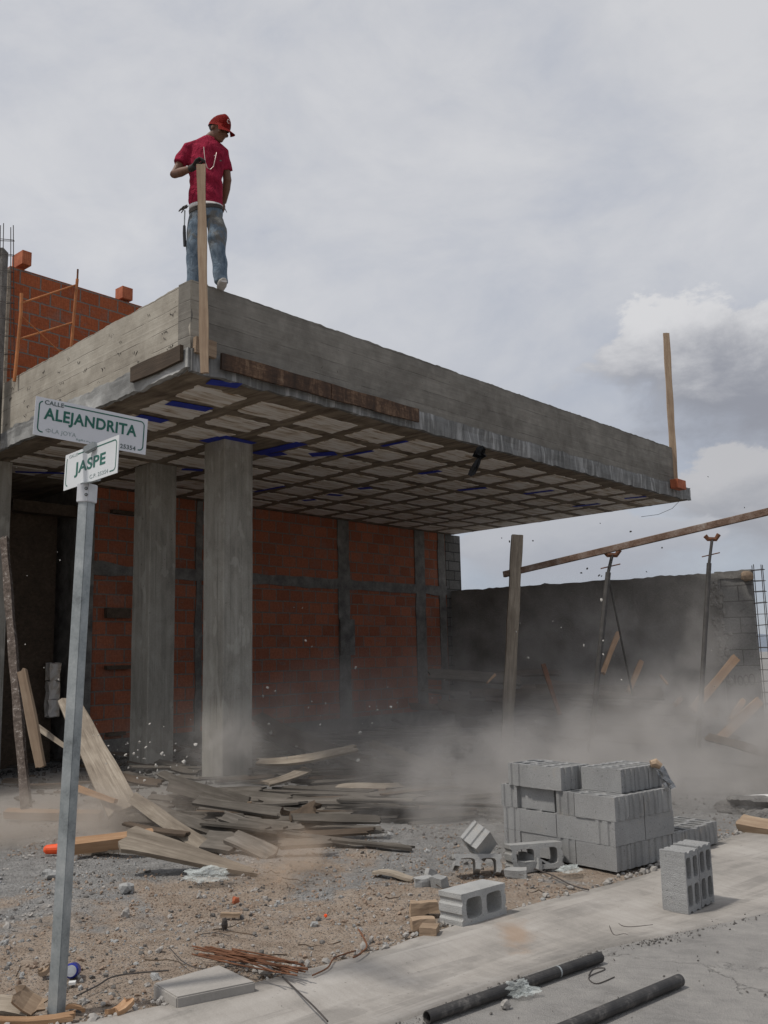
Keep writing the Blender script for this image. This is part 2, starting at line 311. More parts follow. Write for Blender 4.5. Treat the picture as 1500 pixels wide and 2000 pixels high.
# road: worn dusty cement with polished patches and grooves
m, T, b = mat_new('road'); p = wpos(T)
n1 = T.noise(p, 0.9, 7, 0.62, 0.6); n2 = T.noise(p, 6, 5, 0.65, 0.4); n3 = T.noise(p, 140, 3, 0.6)
al = T.vm('DOT_PRODUCT', p, (0.9, -0.43, 0)); ac = T.vm('DOT_PRODUCT', p, (0.43, 0.9, 0))
br_ = T.noise(T.comb(T.math('MULTIPLY', al, 3.5), T.math('MULTIPLY', ac, 9), 0.0), 1.0, 6, 0.7, 1.6)
f = T.math('ADD', T.math('ADD', T.math('MULTIPLY', n1, 0.34), T.math('MULTIPLY', n2, 0.26)), T.math('ADD', T.math('MULTIPLY', n3, 0.16), T.math('MULTIPLY', br_, 0.24)))
c = T.ramp(f, [(0.36, (0.17, 0.164, 0.155)), (0.47, (0.25, 0.24, 0.228)), (0.55, (0.295, 0.282, 0.265)), (0.66, (0.38, 0.362, 0.34))])
vr = T.new('ShaderNodeTexVoronoi'); T.put(vr, 'Vector', p); T.put(vr, 'Scale', 70.0); vs2 = T.math('MULTIPLY', T.smooth(vr.outputs['Distance'], .22, .12), T.smooth(T.noise(p, 5, 4), .5, .62))
c = T.mix(T.math('MULTIPLY', vs2, .5), c, (.36, .34, .31))
wv_ = T.vm('ADD', p, T.vm('MULTIPLY', T.vm('SUBTRACT', T.comb(n2, T.noise(p, 4.3, 4), 0.0), (.5, .5, 0)), (.5, .5, 0)))
vk = T.new('ShaderNodeTexVoronoi', feature='DISTANCE_TO_EDGE'); T.put(vk, 'Vector', wv_); T.put(vk, 'Scale', 0.75)
crk = T.math('MULTIPLY', T.smooth(vk.outputs['Distance'], .006, .002), T.smooth(n1, .47, .53))
c = T.mix(T.math('MULTIPLY', crk, .3), c, (.07, .066, .06))
T.put(b, 'Base Color', c); T.put(b, 'Roughness', 0.9); T.put(b, 'Specular IOR Level', 0.2)
bump(T, b, T.math('SUBTRACT', T.math('ADD', T.math('ADD', n3, n2), br_), crk), 0.9, 0.01); MATS['road'] = m

# building lot soil: tan earth with patches of grey crushed stone
m, T, b = mat_new('soil'); p = wpos(T); x, y, z = T.sep(p)
n1 = T.noise(p, 1.1, 6, 0.62, 0.5); n2 = T.noise(p, 9, 5, 0.65); n3 = T.noise(p, 75, 4, 0.65)
vor = T.new('ShaderNodeTexVoronoi'); T.put(vor, 'Vector', p); T.put(vor, 'Scale', 55.0); vd = vor.outputs['Distance']; vc = vor.outputs['Color']
tan = T.ramp(T.math('ADD', T.math('MULTIPLY', n2, 0.55), T.math('MULTIPLY', n3, 0.45)), [(0.34, (0.235, 0.18, 0.138)), (0.5, (0.325, 0.262, 0.208)), (0.64, (0.39, 0.33, 0.275))])
gry = T.ramp(T.math('ADD', T.math('MULTIPLY', n2, 0.5), T.math('MULTIPLY', n3, 0.5)), [(0.34, (0.18, 0.176, 0.17)), (0.5, (0.26, 0.254, 0.245)), (0.64, (0.34, 0.332, 0.32))])
gm = T.smooth(T.math('ADD', T.math('SUBTRACT', y, T.math('MULTIPLY', T.math('ABSOLUTE', T.math('SUBTRACT', x, 0.5)), -0.35)), T.math('MULTIPLY', T.math('SUBTRACT', n1, 0.5), 7.0)), 6.5, 7.5)
c = T.mix(gm, tan, gry)
pb = T.smooth(vd, 0.38, 0.18); pc = T.mix(0.55, (0.3, 0.27, 0.235), vc); pcg = T.new('ShaderNodeHueSaturation'); T.put(pcg, 'Color', pc); T.put(pcg, 'Saturation', 0.16); T.put(pcg, 'Value', 0.62)
c = T.mix(T.math('MULTIPLY', T.math('MULTIPLY', pb, T.smooth(n2, 0.42, 0.6)), 0.65), c, pcg.outputs[0])
T.put(b, 'Base Color', c); T.put(b, 'Roughness', 0.97); T.put(b, 'Specular IOR Level', 0.1)
bump(T, b, T.math('ADD', T.math('MULTIPLY', pb, 0.8), T.math('ADD', n3, n2)), 1.0, 0.02); MATS['soil'] = m

# soffit: mortar-stained rib grid
m, T, b = mat_new('soffit'); p = wpos(T)
al = T.vm('DOT_PRODUCT', p, RD); ac = T.vm('DOT_PRODUCT', p, (-0.7503, 0.6611, 0))
s = T.noise(T.comb(T.math('MULTIPLY', al, 8), T.math('MULTIPLY', ac, 1.2), 0.0), 1.0, 6, 0.65, 0.7); s2 = T.noise(p, 3, 6, 0.6, 0.6)
f = T.math('ADD', T.math('MULTIPLY', s, 0.6), T.math('MULTIPLY', s2, 0.4))
c = T.ramp(f, [(0.36, (0.085, 0.060, 0.040)), (0.5, (0.19, 0.148, 0.105)), (0.63, (0.30, 0.245, 0.18))])
T.put(b, 'Base Color', c); T.put(b, 'Roughness', 0.9); bump(T, b, f, 0.6, 0.02); MATS['soffit'] = m
m, T, b = mat_new('foam_panel'); p = wpos(T)
al = T.vm('DOT_PRODUCT', p, RD); ac = T.vm('DOT_PRODUCT', p, (-0.7503, 0.6611, 0))
s = T.noise(T.comb(T.math('MULTIPLY', al, 1.6), T.math('MULTIPLY', ac, 11), 0.0), 1.0, 6, 0.65, 0.9)
s = T.math('ADD', T.math('MULTIPLY', s, 0.7), T.math('MULTIPLY', T.noise(p, 2.1, 5, 0.6), 0.3))
c = T.ramp(s, [(0.37, (0.33, 0.23, 0.145)), (0.44, (0.60, 0.51, 0.41)), (0.52, (0.78, 0.73, 0.67)), (0.66, (0.86, 0.83, 0.79))])
T.put(b, 'Base Color', c); T.put(b, 'Roughness', 0.9); bump(T, b, s, 0.3, 0.006); MATS['foam_panel'] = m

m, T, b = mat_new('clear_plastic')
T.put(b, 'Base Color', (0.75, 0.8, 0.78, 1)); T.put(b, 'Roughness', 0.15); T.put(b, 'Alpha', 0.24); MATS['clear_plastic'] = m
m, T, b = mat_new('hill_blue'); T.put(b, 'Base Color', (0.16, 0.19, 0.24, 1)); T.put(b, 'Roughness', 1.0); MATS['hill_blue'] = m

# ------------------------------------------------------------------ object helpers
def tag(o, label=None, cat=None, group=None, kind=None):
    if label: o['label'] = label
    if cat: o['category'] = cat
    if group: o['group'] = group
    if kind: o['kind'] = kind
    return o
def link(name, me, mat, parent=None, M=None, smooth=False):
    o = bpy.data.objects.new(name, me); COL.objects.link(o)
    if mat is not None: me.materials.append(MATS[mat] if isinstance(mat, str) else mat)
    if M is not None: o.matrix_world = M
    if parent: o.parent = parent; o.matrix_parent_inverse = parent.matrix_basis.inverted()
    if smooth:
        for p in me.polygons: p.use_smooth = True
    return o
def obj(name, bm, mat, parent=None, M=None, smooth=False):
    bmesh.ops.recalc_face_normals(bm, faces=bm.faces)
    me = bpy.data.meshes.new(name); bm.to_mesh(me); bm.free(); return link(name, me, mat, parent, M, smooth)
def empty(name, loc, label, cat, group=None):
    o = bpy.data.objects.new(name, None); COL.objects.link(o); o.location = loc; o.empty_display_size = 0.2
    return tag(o, label, cat, group)
def hexa(bm, p):                # 8 points: bottom 4 ccw, top 4 ccw
    v = [bm.verts.new(q) for q in p]
    for f in ((0, 3, 2, 1), (4, 5, 6, 7), (0, 1, 5, 4), (1, 2, 6, 5), (2, 3, 7, 6), (3, 0, 4, 7)): bm.faces.new([v[i] for i in f])
def box(bm, c, s, M=None):
    p = [Vector((c[0] + s[0] * a / 2, c[1] + s[1] * b_ / 2, c[2] + s[2] * d / 2)) for d in (-1, 1) for a, b_ in ((-1, -1), (1, -1), (1, 1), (-1, 1))]
    if M is not None: p = [M @ q for q in p]
    hexa(bm, p)
def frame(d, up=Vector((0, 0, 1))):
    d = d.normalized()
    if abs(d.dot(up)) > 0.99: up = Vector((0, 1, 0))
    s = d.cross(up).normalized(); return s, s.cross(d)
def tube(bm, pts, rad, n=8, caps=True, flat=1.0, up=Vector((0, 0, 1))):
    pts = [Vector(p) for p in pts]; rings = []
    if not isinstance(rad, (list, tuple)): rad = [rad] * len(pts)
    for i, p in enumerate(pts):
        d = (pts[min(i + 1, len(pts) - 1)] - pts[max(i - 1, 0)]); s, u = frame(d, up)
        rr = rad[i] if isinstance(rad[i], tuple) else (rad[i], rad[i] * flat)
        rings.append([bm.verts.new(p + s * math.cos(2 * math.pi * k / n) * rr[0] + u * math.sin(2 * math.pi * k / n) * rr[1]) for k in range(n)])
    for a, b_ in zip(rings, rings[1:]):
        for k in range(n): bm.faces.new((a[k], a[(k + 1) % n], b_[(k + 1) % n], b_[k]))
    if caps: bm.faces.new(rings[0][::-1]); bm.faces.new(rings[-1])
def basis(o, x, z):
    x = x.normalized(); y = z.cross(x).normalized(); z = x.cross(y)
    return Matrix(((x.x, y.x, z.x, o.x), (x.y, y.y, z.y, o.y), (x.z, y.z, z.z, o.z), (0, 0, 0, 1)))
def plank_bm(L, W, T_, seed, warp=0.01, ragged=0.03, split=False, taper=0.0):
    """board along local x, width y, thickness z; ends splintered, faces slightly warped"""
    r = random.Random(seed); bm = bmesh.new(); nx = max(4, int(L / 0.12)); ny = 5
    def pt(i, j, top):
        t = i / nx; x = (t - 0.5) * L; wy = W * (1 - taper * t); y = (j / (ny - 1) - 0.5) * wy
        if i in (0, nx): x += e[0 if i == 0 else 1][j] * (-1 if i == 0 else 1)
        z = (T_ / 2 if top else -T_ / 2) + math.sin(t * 3.14 * r1 + ph) * warp + math.sin(y * 9 + t * 4 + ph) * warp * 0.25
        if j in (0, ny - 1): y += math.sin(x * 7 + ph * 3 + j) * 0.004
        return Vector((x, y, z))
    e = [[-r.random() * ragged for _ in range(ny)] for _ in range(2)]; ph = r.random() * 6; r1 = 0.7 + r.random()
    G = {(i, j, k): bm.verts.new(pt(i, j, k)) for i in range(nx + 1) for j in range(ny) for k in (0, 1)}
    for i in range(nx):
        for j in range(ny - 1):
            bm.faces.new((G[i, j, 1], G[i + 1, j, 1], G[i + 1, j + 1, 1], G[i, j + 1, 1])); bm.faces.new((G[i, j, 0], G[i, j + 1, 0], G[i + 1, j + 1, 0], G[i + 1, j, 0]))
        for j in (0, ny - 1): bm.faces.new((G[i, j, 0], G[i + 1, j, 0], G[i + 1, j, 1], G[i, j, 1]))
    for j in range(ny - 1):
        for i in (0, nx): bm.faces.new((G[i, j, 0], G[i, j + 1, 0], G[i, j + 1, 1], G[i, j, 1]))
    return bm
_ps = [0]
def plank(a, b_, W, T_, mat, label, cat='plank', name='wooden_plank', face=Vector((0, 0, 1)), group=None, parent=None, **kw):
    """board from a to b_ whose broad face looks towards face"""
    _ps[0] += 1; a = Vector(a); b_ = Vector(b_); d = b_ - a
    z = (face - d.normalized() * face.dot(d.normalized())).normalized()
    M = basis((a + b_) / 2, d, z)
    o = obj(name, plank_bm(d.length, W, T_, _ps[0], **kw), mat, parent, M)
    return tag(o, label, cat, group) if label else o
toC = Vector((0, -1, 0.15))
def rough_quad(bm, A, B, H0, H1, n, amp, thick, seed, inward, botamp=0.0, sub=3):
    """wall between A and B (xy), heights H0..H1, ragged top/bottom edge, thickness along inward"""
    A = Vector(A); B = Vector(B); inw = Vector(inward); rows = []
    for i in range(n + 1):
        t = i / n; p = A.lerp(B, t); q = p * 1.0
        top = H1 + (noise.noise(Vector((q.x * 3 + seed, q.y * 3, 0))) * 0.6 + noise.noise(Vector((q.x * 14, q.y * 14 + seed, 3))) * 0.5) * amp
        bot = H0 + (noise.noise(Vector((q.x * 5 + seed, q.y * 5, 9))) * 0.7 + noise.noise(Vector((q.x * 16, q.y * 16, seed))) * 0.5) * botamp
        rows.append((p, bot, top))
    fr = []; bk = []
    for p, bt, tp in rows:
        cf = []; cb = []
        for k in range(sub + 1):
            z = bt + (tp - bt) * k / sub
            off = noise.noise(Vector((p.x * 4, p.y * 4, z * 6 + seed))) * 0.006
            cf.append(bm.verts.new((p.x + inw.x * off / max(thick, .01) * .3, p.y + inw.y * off / max(thick, .01) * .3, z))); cb.append(bm.verts.new((p.x + inw.x * thick, p.y + inw.y * thick, z)))
        fr.append(cf); bk.append(cb)
    for i in range(n):
        for k in range(sub):
            bm.faces.new((fr[i][k], fr[i + 1][k], fr[i + 1][k + 1], fr[i][k + 1])); bm.faces.new((bk[i][k], bk[i][k + 1], bk[i + 1][k + 1], bk[i + 1][k]))
        bm.faces.new((fr[i][sub], fr[i + 1][sub], bk[i + 1][sub], bk[i][sub])); bm.faces.new((fr[i][0], bk[i][0], bk[i + 1][0], fr[i + 1][0]))
    for i in (0, n):
        for k in range(sub): bm.faces.new((fr[i][k], fr[i][k + 1], bk[i][k + 1], bk[i][k]))

# ------------------------------------------------------------------ ground, kerb, road
KB = [(-7, 2.6), (-4, 3.15), (-2.4, 3.65), (-1.61, 3.98), (-1.17, 4.21), (-.64, 4.57), (-.07, 5.02), (.38, 5.46), (.56, 5.62), (1.17, 6.1), (1.71, 6.55), (2.06, 6.96), (2.63, 7.65), (3.18, 8.21), (4.3, 9.7), (6.2, 12.2), (9.5, 16.5), (14, 23)]
KF = [(-7, 2.25), (-4, 2.85), (-2.3, 3.38), (-1.45, 3.75), (-.95, 3.98), (-.38, 4.28), (.12, 4.72), (.62, 5.08), (.85, 5.2), (1.35, 5.52), (1.85, 5.9), (2.3, 6.3), (2.95, 7.0), (3.6, 7.7), (4.75, 9.2), (6.7, 11.8), (10, 16.1), (14.5, 22.6)]
KE = [(-7, 1.95), (-4, 2.5), (-2.1, 3.0), (-1.25, 3.35), (-.7, 3.6), (-.04, 4.1), (.38, 4.5), (.86, 4.9), (1.08, 5.07), (1.6, 5.35), (2.2, 5.7), (2.75, 6.15), (3.4, 6.8), (4.05, 7.5), (5.2, 9.0), (7.1, 11.6), (10.4, 15.9), (14.9, 22.4)]
def interp(line, m=6):          # Catmull-Rom
    out = []; L = [Vector((*p, 0)) for p in line]
    for i in range(len(L) - 1):
        p0, p1, p2, p3 = L[max(i - 1, 0)], L[i], L[i + 1], L[min(i + 2, len(L) - 1)]
        for k in range(m):
            t = k / m; out.append(0.5 * ((2 * p1) + (p2 - p0) * t + (2 * p0 - 5 * p1 + 4 * p2 - p3) * t * t + (3 * p1 - p0 - 3 * p2 + p3) * t ** 3))
    out.append(L[-1]); return out
kb, kf, ke = interp(KB), interp(KF), interp(KE)
def side(x, y):                 # signed distance to the back of the kerb, + on the lot
    best = 1e9; s = 1
    for i in range(0, len(kb) - 1, 2):
        a = kb[i]; b_ = kb[min(i + 2, len(kb) - 1)]; dx, dy = b_.x - a.x, b_.y - a.y; L2 = dx * dx + dy * dy
        t = max(0, min(1, ((x - a.x) * dx + (y - a.y) * dy) / L2)); ex, ey = x - a.x - dx * t, y - a.y - dy * t; d = ex * ex + ey * ey
        if d < best: best = d; s = 1 if dx * ey - dy * ex > 0 else -1
    return s * math.sqrt(best)
def height(x, y):
    n = noise.noise(Vector((x * 0.9, y * 0.9, 0))) * 0.045 + noise.noise(Vector((x * 3.3, y * 3.3, 2))) * 0.024 + noise.noise(Vector((x * 13, y * 13, 5))) * 0.007
    d = side(x, y) if (-8 < x < 15 and 1.5 < y < 24) else 5
    z = 0.02 + n
    if d < 0: return -0.06
    if d < 0.5: z = 0.02 + (z - 0.02) * d / 0.5
    # a low bank under the fallen boards
    z += 0.22 * math.exp(-(((x - 0.5) / 3.2) ** 2 + ((y - 14.0) / 3.2) ** 2)) + 0.5 * math.exp(-(((x - 4.6) / 2.4) ** 2 + ((y - 17.5) / 1.8) ** 2))
    z += 0.1 * math.exp(-(((x - 5.6) / 1.6) ** 2 + ((y - 10.5) / 1.0) ** 2))
    return z
bm = bmesh.new(); X0, X1, Y0, Y1 = -8, 15, 2, 25
def axis(a, b_, dense0, dense1, fine_, coarse):
    v = [a]
    while v[-1] < b_: v.append(v[-1] + (fine_ if dense0 <= v[-1] <= dense1 else coarse))
    return v
xs = axis(-60, 90, -2.6, 3.6, 0.045, 0.3); ys = axis(1, 90, 3.6, 8.5, 0.045, 0.3)
xs = [v for i, v in enumerate(xs) if -9 < v < 15 or i % 12 == 0]; ys = [v for i, v in enumerate(ys) if v < 25 or i % 12 == 0]
V = [[bm.verts.new((x, y, height(x, y))) for y in ys] for x in xs]
for i in range(len(xs) - 1):
    for j in range(len(ys) - 1): bm.faces.new((V[i][j], V[i + 1][j], V[i + 1][j + 1], V[i][j + 1]))
# skirts out to the horizon
far = 3000
ring = [(xs[0], ys[0]), (xs[-1], ys[0]), (xs[-1], ys[-1]), (xs[0], ys[-1])]; fr_ = [(-far, -far), (far, -far), (far, far), (-far, far)]
a = [bm.verts.new((x, y, -0.02)) for x, y in ring]; b2 = [bm.verts.new((x, y, -6.0)) for x, y in fr_]
for i in range(4): bm.faces.new((a[i], a[(i + 1) % 4], b2[(i + 1) % 4], b2[i]))
tag(obj('ground', bm, 'soil', smooth=True), kind='structure')

bm = bmesh.new(); prof = []
for i in range(len(kb)):
    B, F_, E_ = kb[i], kf[i], ke[i]; out_ = (B - E_).normalized()
    w1 = noise.noise(Vector((B.x * 5, B.y * 5, 0))) * 0.02
    row = [B + out_ * 0.06 + Vector((0, 0, -0.08)), B + out_ * (w1 + 0.01) + Vector((0, 0, 0.034)), B.lerp(F_, 0.35) + Vector((0, 0, 0.038)), B.lerp(F_, 0.8) + Vector((0, 0, 0.014)),
           F_ + Vector((0, 0, 0.004)), F_.lerp(E_, 0.5) + Vector((0, 0, 0.006)), E_ + Vector((0, 0, 0.018 if E_.x < 1.2 else max(.0055, .018 - (E_.x - 1.2) * .012))), E_ - out_ * 0.012 + Vector((0, 0, -0.05))]
    prof.append([bm.verts.new(q) for q in row])
for a, c_ in zip(prof, prof[1:]):
    for k in range(7): bm.faces.new((a[k], a[k + 1], c_[k + 1], c_[k]))
tag(obj('kerb', bm, 'kerb_concrete', smooth=True), kind='structure')
bm = bmesh.new(); rows = []
for i, E_ in enumerate(ke):
    B = kb[i]; out_ = (E_ - B).normalized(); row = []
    for k, d in enumerate((-0.02, 0.15, 0.4, 0.9, 1.8, 3.5, 7, 14)):
        q = E_ + out_ * d; row.append(bm.verts.new((q.x, q.y, 0.002 + (0.003 if k == 0 else noise.noise(Vector((q.x * 2, q.y * 2, 0))) * 0.004))))
    rows.append(row)
for a, c_ in zip(rows, rows[1:]):
    for k in range(7): bm.faces.new((a[k], a[k + 1], c_[k + 1], c_[k]))
tag(obj('road', bm, 'road', smooth=True), kind='structure')
# hills
bm = bmesh.new(); pr = []
for i in range(61):
    x = -1600 + i * 75; z = 70 + 55 * noise.noise(Vector((i * 0.13, 1, 0))) + 20 * noise.noise(Vector((i * 0.5, 4, 0)))
    pr.append([bm.verts.new((x, 2300, -10)), bm.verts.new((x, 2500, max(15, z) * 0.75)), bm.verts.new((x, 2900, -10))])
for a, c_ in zip(pr, pr[1:]):
    for k in range(2): bm.faces.new((a[k], a[k + 1], c_[k + 1], c_[k]))
tag(obj('hills', bm, 'hill_blue', smooth=True), kind='structure')

# ------------------------------------------------------------------ the house shell
K = Vector((-1.8417, 8.6919, 0)); rV = Vector((0.66110932, 0.75028959, 0)); lV = Vector((-0.69476995, 0.71923203, 0))
Z1, Z2, Z3 = 4.27, 4.50, 5.20
def RL(r, l, z=0.0): return K + rV * r + lV * l + Vector((0, 0, z))
nL = Vector((rV.y, -rV.x, 0)); nR = Vector((lV.y, -lV.x, 0)) * -1    # outward normals of the right-hand and the left-hand faces
nR = Vector((-lV.y, lV.x, 0))
def onl(px, py, l):             # point of the wall plane l = const seen there
    d = ray(px, py); n = Vector((-rV.y, rV.x, 0)); t = n.dot(RL(0, l) - CAM) / n.dot(d); return CAM + d * t
def onr(px, py, r):
    d = ray(px, py); n = Vector((-lV.y, lV.x, 0)); t = n.dot(RL(r, 0) - CAM) / n.dot(d); return CAM + d * t
def rof(p): q = p - K; q.z = 0; det = rV.x * lV.y - rV.y * lV.x; return (q.x * lV.y - q.y * lV.x) / det
def lof(p): q = p - K; q.z = 0; det = rV.x * lV.y - rV.y * lV.x; return (rV.x * q.y - rV.y * q.x) / det
def rlbox(bm, r0, r1, l0, l1, z0, z1):
    hexa(bm, [RL(r0, l0, z0), RL(r1, l0, z0), RL(r1, l1, z0), RL(r0, l1, z0), RL(r0, l0, z1), RL(r1, l0, z1), RL(r1, l1, z1), RL(r0, l1, z1)])
house = empty('house_shell', RL(3, 3), 'unfinished concrete and clay brick house with a wide cantilevered roof on bare pillars', 'house')
RE = 11.45; LB = 5.95
# roof slab: deck + soffit, then its rough edges
bm = bmesh.new(); rlbox(bm, 0.03, RE - 0.03, 0.03, LB + 0.25, Z1 + 0.012, Z2)
rlbox(bm, 0.03, 8.0, LB + 0.26, 10.5, Z1 + 0.012, Z2)
slab = obj('roof_slab', bm, 'soffit', house)
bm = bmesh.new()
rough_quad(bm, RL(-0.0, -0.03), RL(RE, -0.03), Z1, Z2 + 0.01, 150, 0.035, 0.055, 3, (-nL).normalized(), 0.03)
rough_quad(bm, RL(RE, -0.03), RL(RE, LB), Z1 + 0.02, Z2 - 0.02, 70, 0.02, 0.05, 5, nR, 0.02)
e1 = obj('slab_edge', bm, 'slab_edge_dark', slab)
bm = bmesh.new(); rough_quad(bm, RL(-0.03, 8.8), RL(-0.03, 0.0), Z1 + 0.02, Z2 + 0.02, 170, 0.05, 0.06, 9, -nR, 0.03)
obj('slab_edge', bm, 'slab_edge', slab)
# foam infill panels between the ribs, ragged with mortar
bm = bmesh.new(); pr_ = random.Random(4)
def ragged(bm, r0, r1, l0, l1, z, h, am):
    pts = []; 
    def edge(a, b_, n):
        for i in range(n):
            t = i / n; pts.append((a[0] + (b_[0] - a[0]) * t + pr_.uniform(-am, am), a[1] + (b_[1] - a[1]) * t + pr_.uniform(-am, am)))
    edge((r0, l0), (r1, l0), 9); edge((r1, l0), (r1, l1), 7); edge((r1, l1), (r0, l1), 9); edge((r0, l1), (r0, l0), 7)
    lo = [bm.verts.new(RL(a, b_, z)) for a, b_ in pts]; up = [bm.verts.new(RL(a, b_, z + h)) for a, b_ in pts]
    f = bm.faces.new(lo); n = len(lo)
    for i in range(n): bm.faces.new((lo[i], up[i], up[(i + 1) % n], lo[(i + 1) % n]))
for i in range(13):
    for j in range(8):
        r0 = 0.36 + i * 0.86; l0 = 0.36 + j * 0.70
        if r0 + .66 > RE: continue
        if i == 2 and j == 2: continue
        w_ = pr_.uniform(-.02, .02)
        ragged(bm, r0 + w_, r0 + 0.64 + pr_.uniform(-.02, .02), l0 + pr_.uniform(-.015, .015), l0 + 0.50 + pr_.uniform(-.02, .02), Z1 + 0.004, 0.015, 0.02)
for f in bm.faces: pass
bmesh.ops.triangulate(bm, faces=[f for f in bm.faces if len(f.verts) > 4])
obj('foam_panels', bm, 'foam_panel', slab)
bm = bmesh.new()
def tape(a, b_, w_, z=Z1 - 0.003):
    p = [gz(a[0], a[1], z), gz(b_[0], b_[1], z)]; d = (p[1] - p[0]).normalized(); s = Vector((-d.y, d.x, 0)) * w_ / 2
    hexa(bm, [p[0] - s, p[1] - s, p[1] + s, p[0] + s] + [q + Vector((0, 0, 0.004)) for q in (p[0] - s, p[1] - s, p[1] + s, p[0] + s)])
for a, b_, w_ in [((407, 746), (468, 754), .17), ((329, 787), (409, 801), .18), ((268, 813), (322, 824), .17), ((398, 863), (433, 855), .15), ((434, 853), (494, 867), .14), ((500, 887), (590, 866), .20), ((522, 890), (556, 886), .16),
                  ((606, 889), (656, 886), .22), ((672, 891), (728, 881), .07), ((746, 872), (795, 862), .07), ((820, 926), (860, 920), .12), ((895, 958), (950, 953), .13), ((1025, 965), (1080, 958), .13), ((1120, 990), (1170, 984), .14), ((1220, 974), (1262, 970), .12),
                  ((700, 955), (725, 953), .16), ((640, 966), (668, 968), .14), ((355, 917), (396, 919), .12), ((592, 978), (616, 976), .12), ((497, 961), (555, 950), .07), ((30, 922), (130, 925), .1)]:
    bm = bmesh.new(); tape(a, b_, w_); obj('adhesive_tape', bm, 'tape_blue', slab)
# parapets
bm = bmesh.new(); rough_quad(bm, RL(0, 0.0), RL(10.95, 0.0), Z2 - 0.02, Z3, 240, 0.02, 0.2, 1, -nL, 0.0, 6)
obj('parapet', bm, 'parapet_grey_shaded', house)['label'] = 'grey board-marked parapet along the street side'
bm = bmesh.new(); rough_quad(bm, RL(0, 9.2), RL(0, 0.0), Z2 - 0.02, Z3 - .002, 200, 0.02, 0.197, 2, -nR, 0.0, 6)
obj('parapet', bm, 'parapet_pale_sunlit', house)['label'] = 'pale board-marked parapet along the left side'
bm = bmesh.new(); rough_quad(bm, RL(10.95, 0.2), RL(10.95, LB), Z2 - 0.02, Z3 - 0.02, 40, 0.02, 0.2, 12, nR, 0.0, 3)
obj('parapet', bm, 'parapet_grey_shaded', house)
# scuffs left by the formwork nails on the pale parapet
bm = bmesh.new(); q_ = random.Random(8)
for row, zz in enumerate((Z2 + .10, Z2 + .22, Z2 + .30, Z2 + .44, Z2 + .56)):
    l_ = q_.uniform(.2, .8)
    while l_ < 6.5:
        for j in range(q_.choice((2, 3, 3, 4))):
            c = RL(-.004, l_ + j * .03 + q_.uniform(-.008, .008), zz + q_.uniform(-.015, .015)); d = (lV * q_.uniform(-.5, .9) + Vector((0, 0, 1)) * q_.uniform(.2, .9)).normalized() * q_.uniform(.012, .026)
            tube(bm, [c - d, c + d * .3 - nR * .002, c + d], [.0012, .004, .001], 4)
        l_ += q_.uniform(.5, 1.1)
tag(obj('nail_scuffs', bm, 'chip_dark', house), kind='stuff')
# pillars
def pillar(r0, r1, l0, l1, label=None):
    bm = bmesh.new(); n = 40; R1 = []
    cor = [(r0, l0), (r1, l0), (r1, l1), (r0, l1)]
    for k in range(n + 1):
        z = -0.15 + (Z1 + 0.16) * k / n; row = []
        for i in range(4):
            a = RL(*cor[i], z); b_ = RL(*cor[(i + 1) % 4], z)
            for t in (0.02, 0.18, 0.34, 0.5, 0.66, 0.82, 0.98):
                q = a.lerp(b_, t); e = (noise.noise(Vector((q.x * 9, q.y * 9, z * 0.6))) * 0.006 + noise.noise(Vector((q.x * 20, q.y * 20, z * 5))) * 0.003)
                c_ = RL((r0 + r1) / 2, (l0 + l1) / 2, z); row.append(bm.verts.new(q + (q - c_).normalized() * e))
        R1.append(row)
    for a, b_ in zip(R1, R1[1:]):
        for i in range(28): bm.faces.new((a[i], a[(i + 1) % 28], b_[(i + 1) % 28], b_[i]))
    bm.faces.new(R1[-1])
    o = obj('concrete_pillar', bm, 'column_concrete', house)
    if label: o['label'] = label
pillar(1.84, 2.31, 1.97, 2.42, 'right and nearest of the two free-standing square pillars')
pillar(1.89, 2.32, 3.83, 4.30, 'left and farther of the two free-standing square pillars')
pillar(-0.06, 0.41, 5.13, 5.6, 'square pillar at the left edge')
# ground-floor brick wall with its concrete frame
rA = rof(onl(185, 1000, LB)); rB = rof(onl(870, 1100, LB)); rC = rof(onl(899, 1100, LB)); 
bm = bmesh.new(); rlbox(bm, rA, rB, LB, LB + 0.14, -0.1, Z1)
wall = obj('brick_wall', bm, 'clay_brick', house); wall['label'] = 'shaded wall of reddish hollow clay bricks under the roof'
bm = bmesh.new(); rlbox(bm, rB + .002, rC, LB - 0.01, LB + 0.75, -0.1, Z1)
obj('block_pier', bm, 'block_courses', house)['label'] = 'grey block pier at the right end of the brick wall'
def tiecol(x0, x1, y=1200, z0=-0.1, z1=Z1 - .002, pr=0.022):
    a = rof(onl(x0, y, LB)); b_ = rof(onl(x1, y, LB)); bm = bmesh.new(); n = 30; f_ = []
    for k in range(n + 1):
        z = z0 + (z1 - z0) * k / n; e = noise.noise(Vector((a * 3, 0, z * 3))) * 0.03; e2 = noise.noise(Vector((b_ * 3, 7, z * 3))) * 0.03
        f_.append([bm.verts.new(RL(a + e, LB - 0.001, z)), bm.verts.new(RL(a + e, LB - pr, z)), bm.verts.new(RL(b_ + e2, LB - pr, z)), bm.verts.new(RL(b_ + e2, LB - 0.001, z))])
    for p, q in zip(f_, f_[1:]):
        for i in range(3): bm.faces.new((p[i], p[i + 1], q[i + 1], q[i]))
    obj('tie_column', bm, 'tie_concrete', wall)
for x0, x1 in ((661, 683), (812, 831), (858, 871), (381, 393)): tiecol(x0, x1)
bm = bmesh.new(); n = 60; f_ = []
zb1 = onl(600, 1127, LB).z; zb0 = zb1 - 0.2
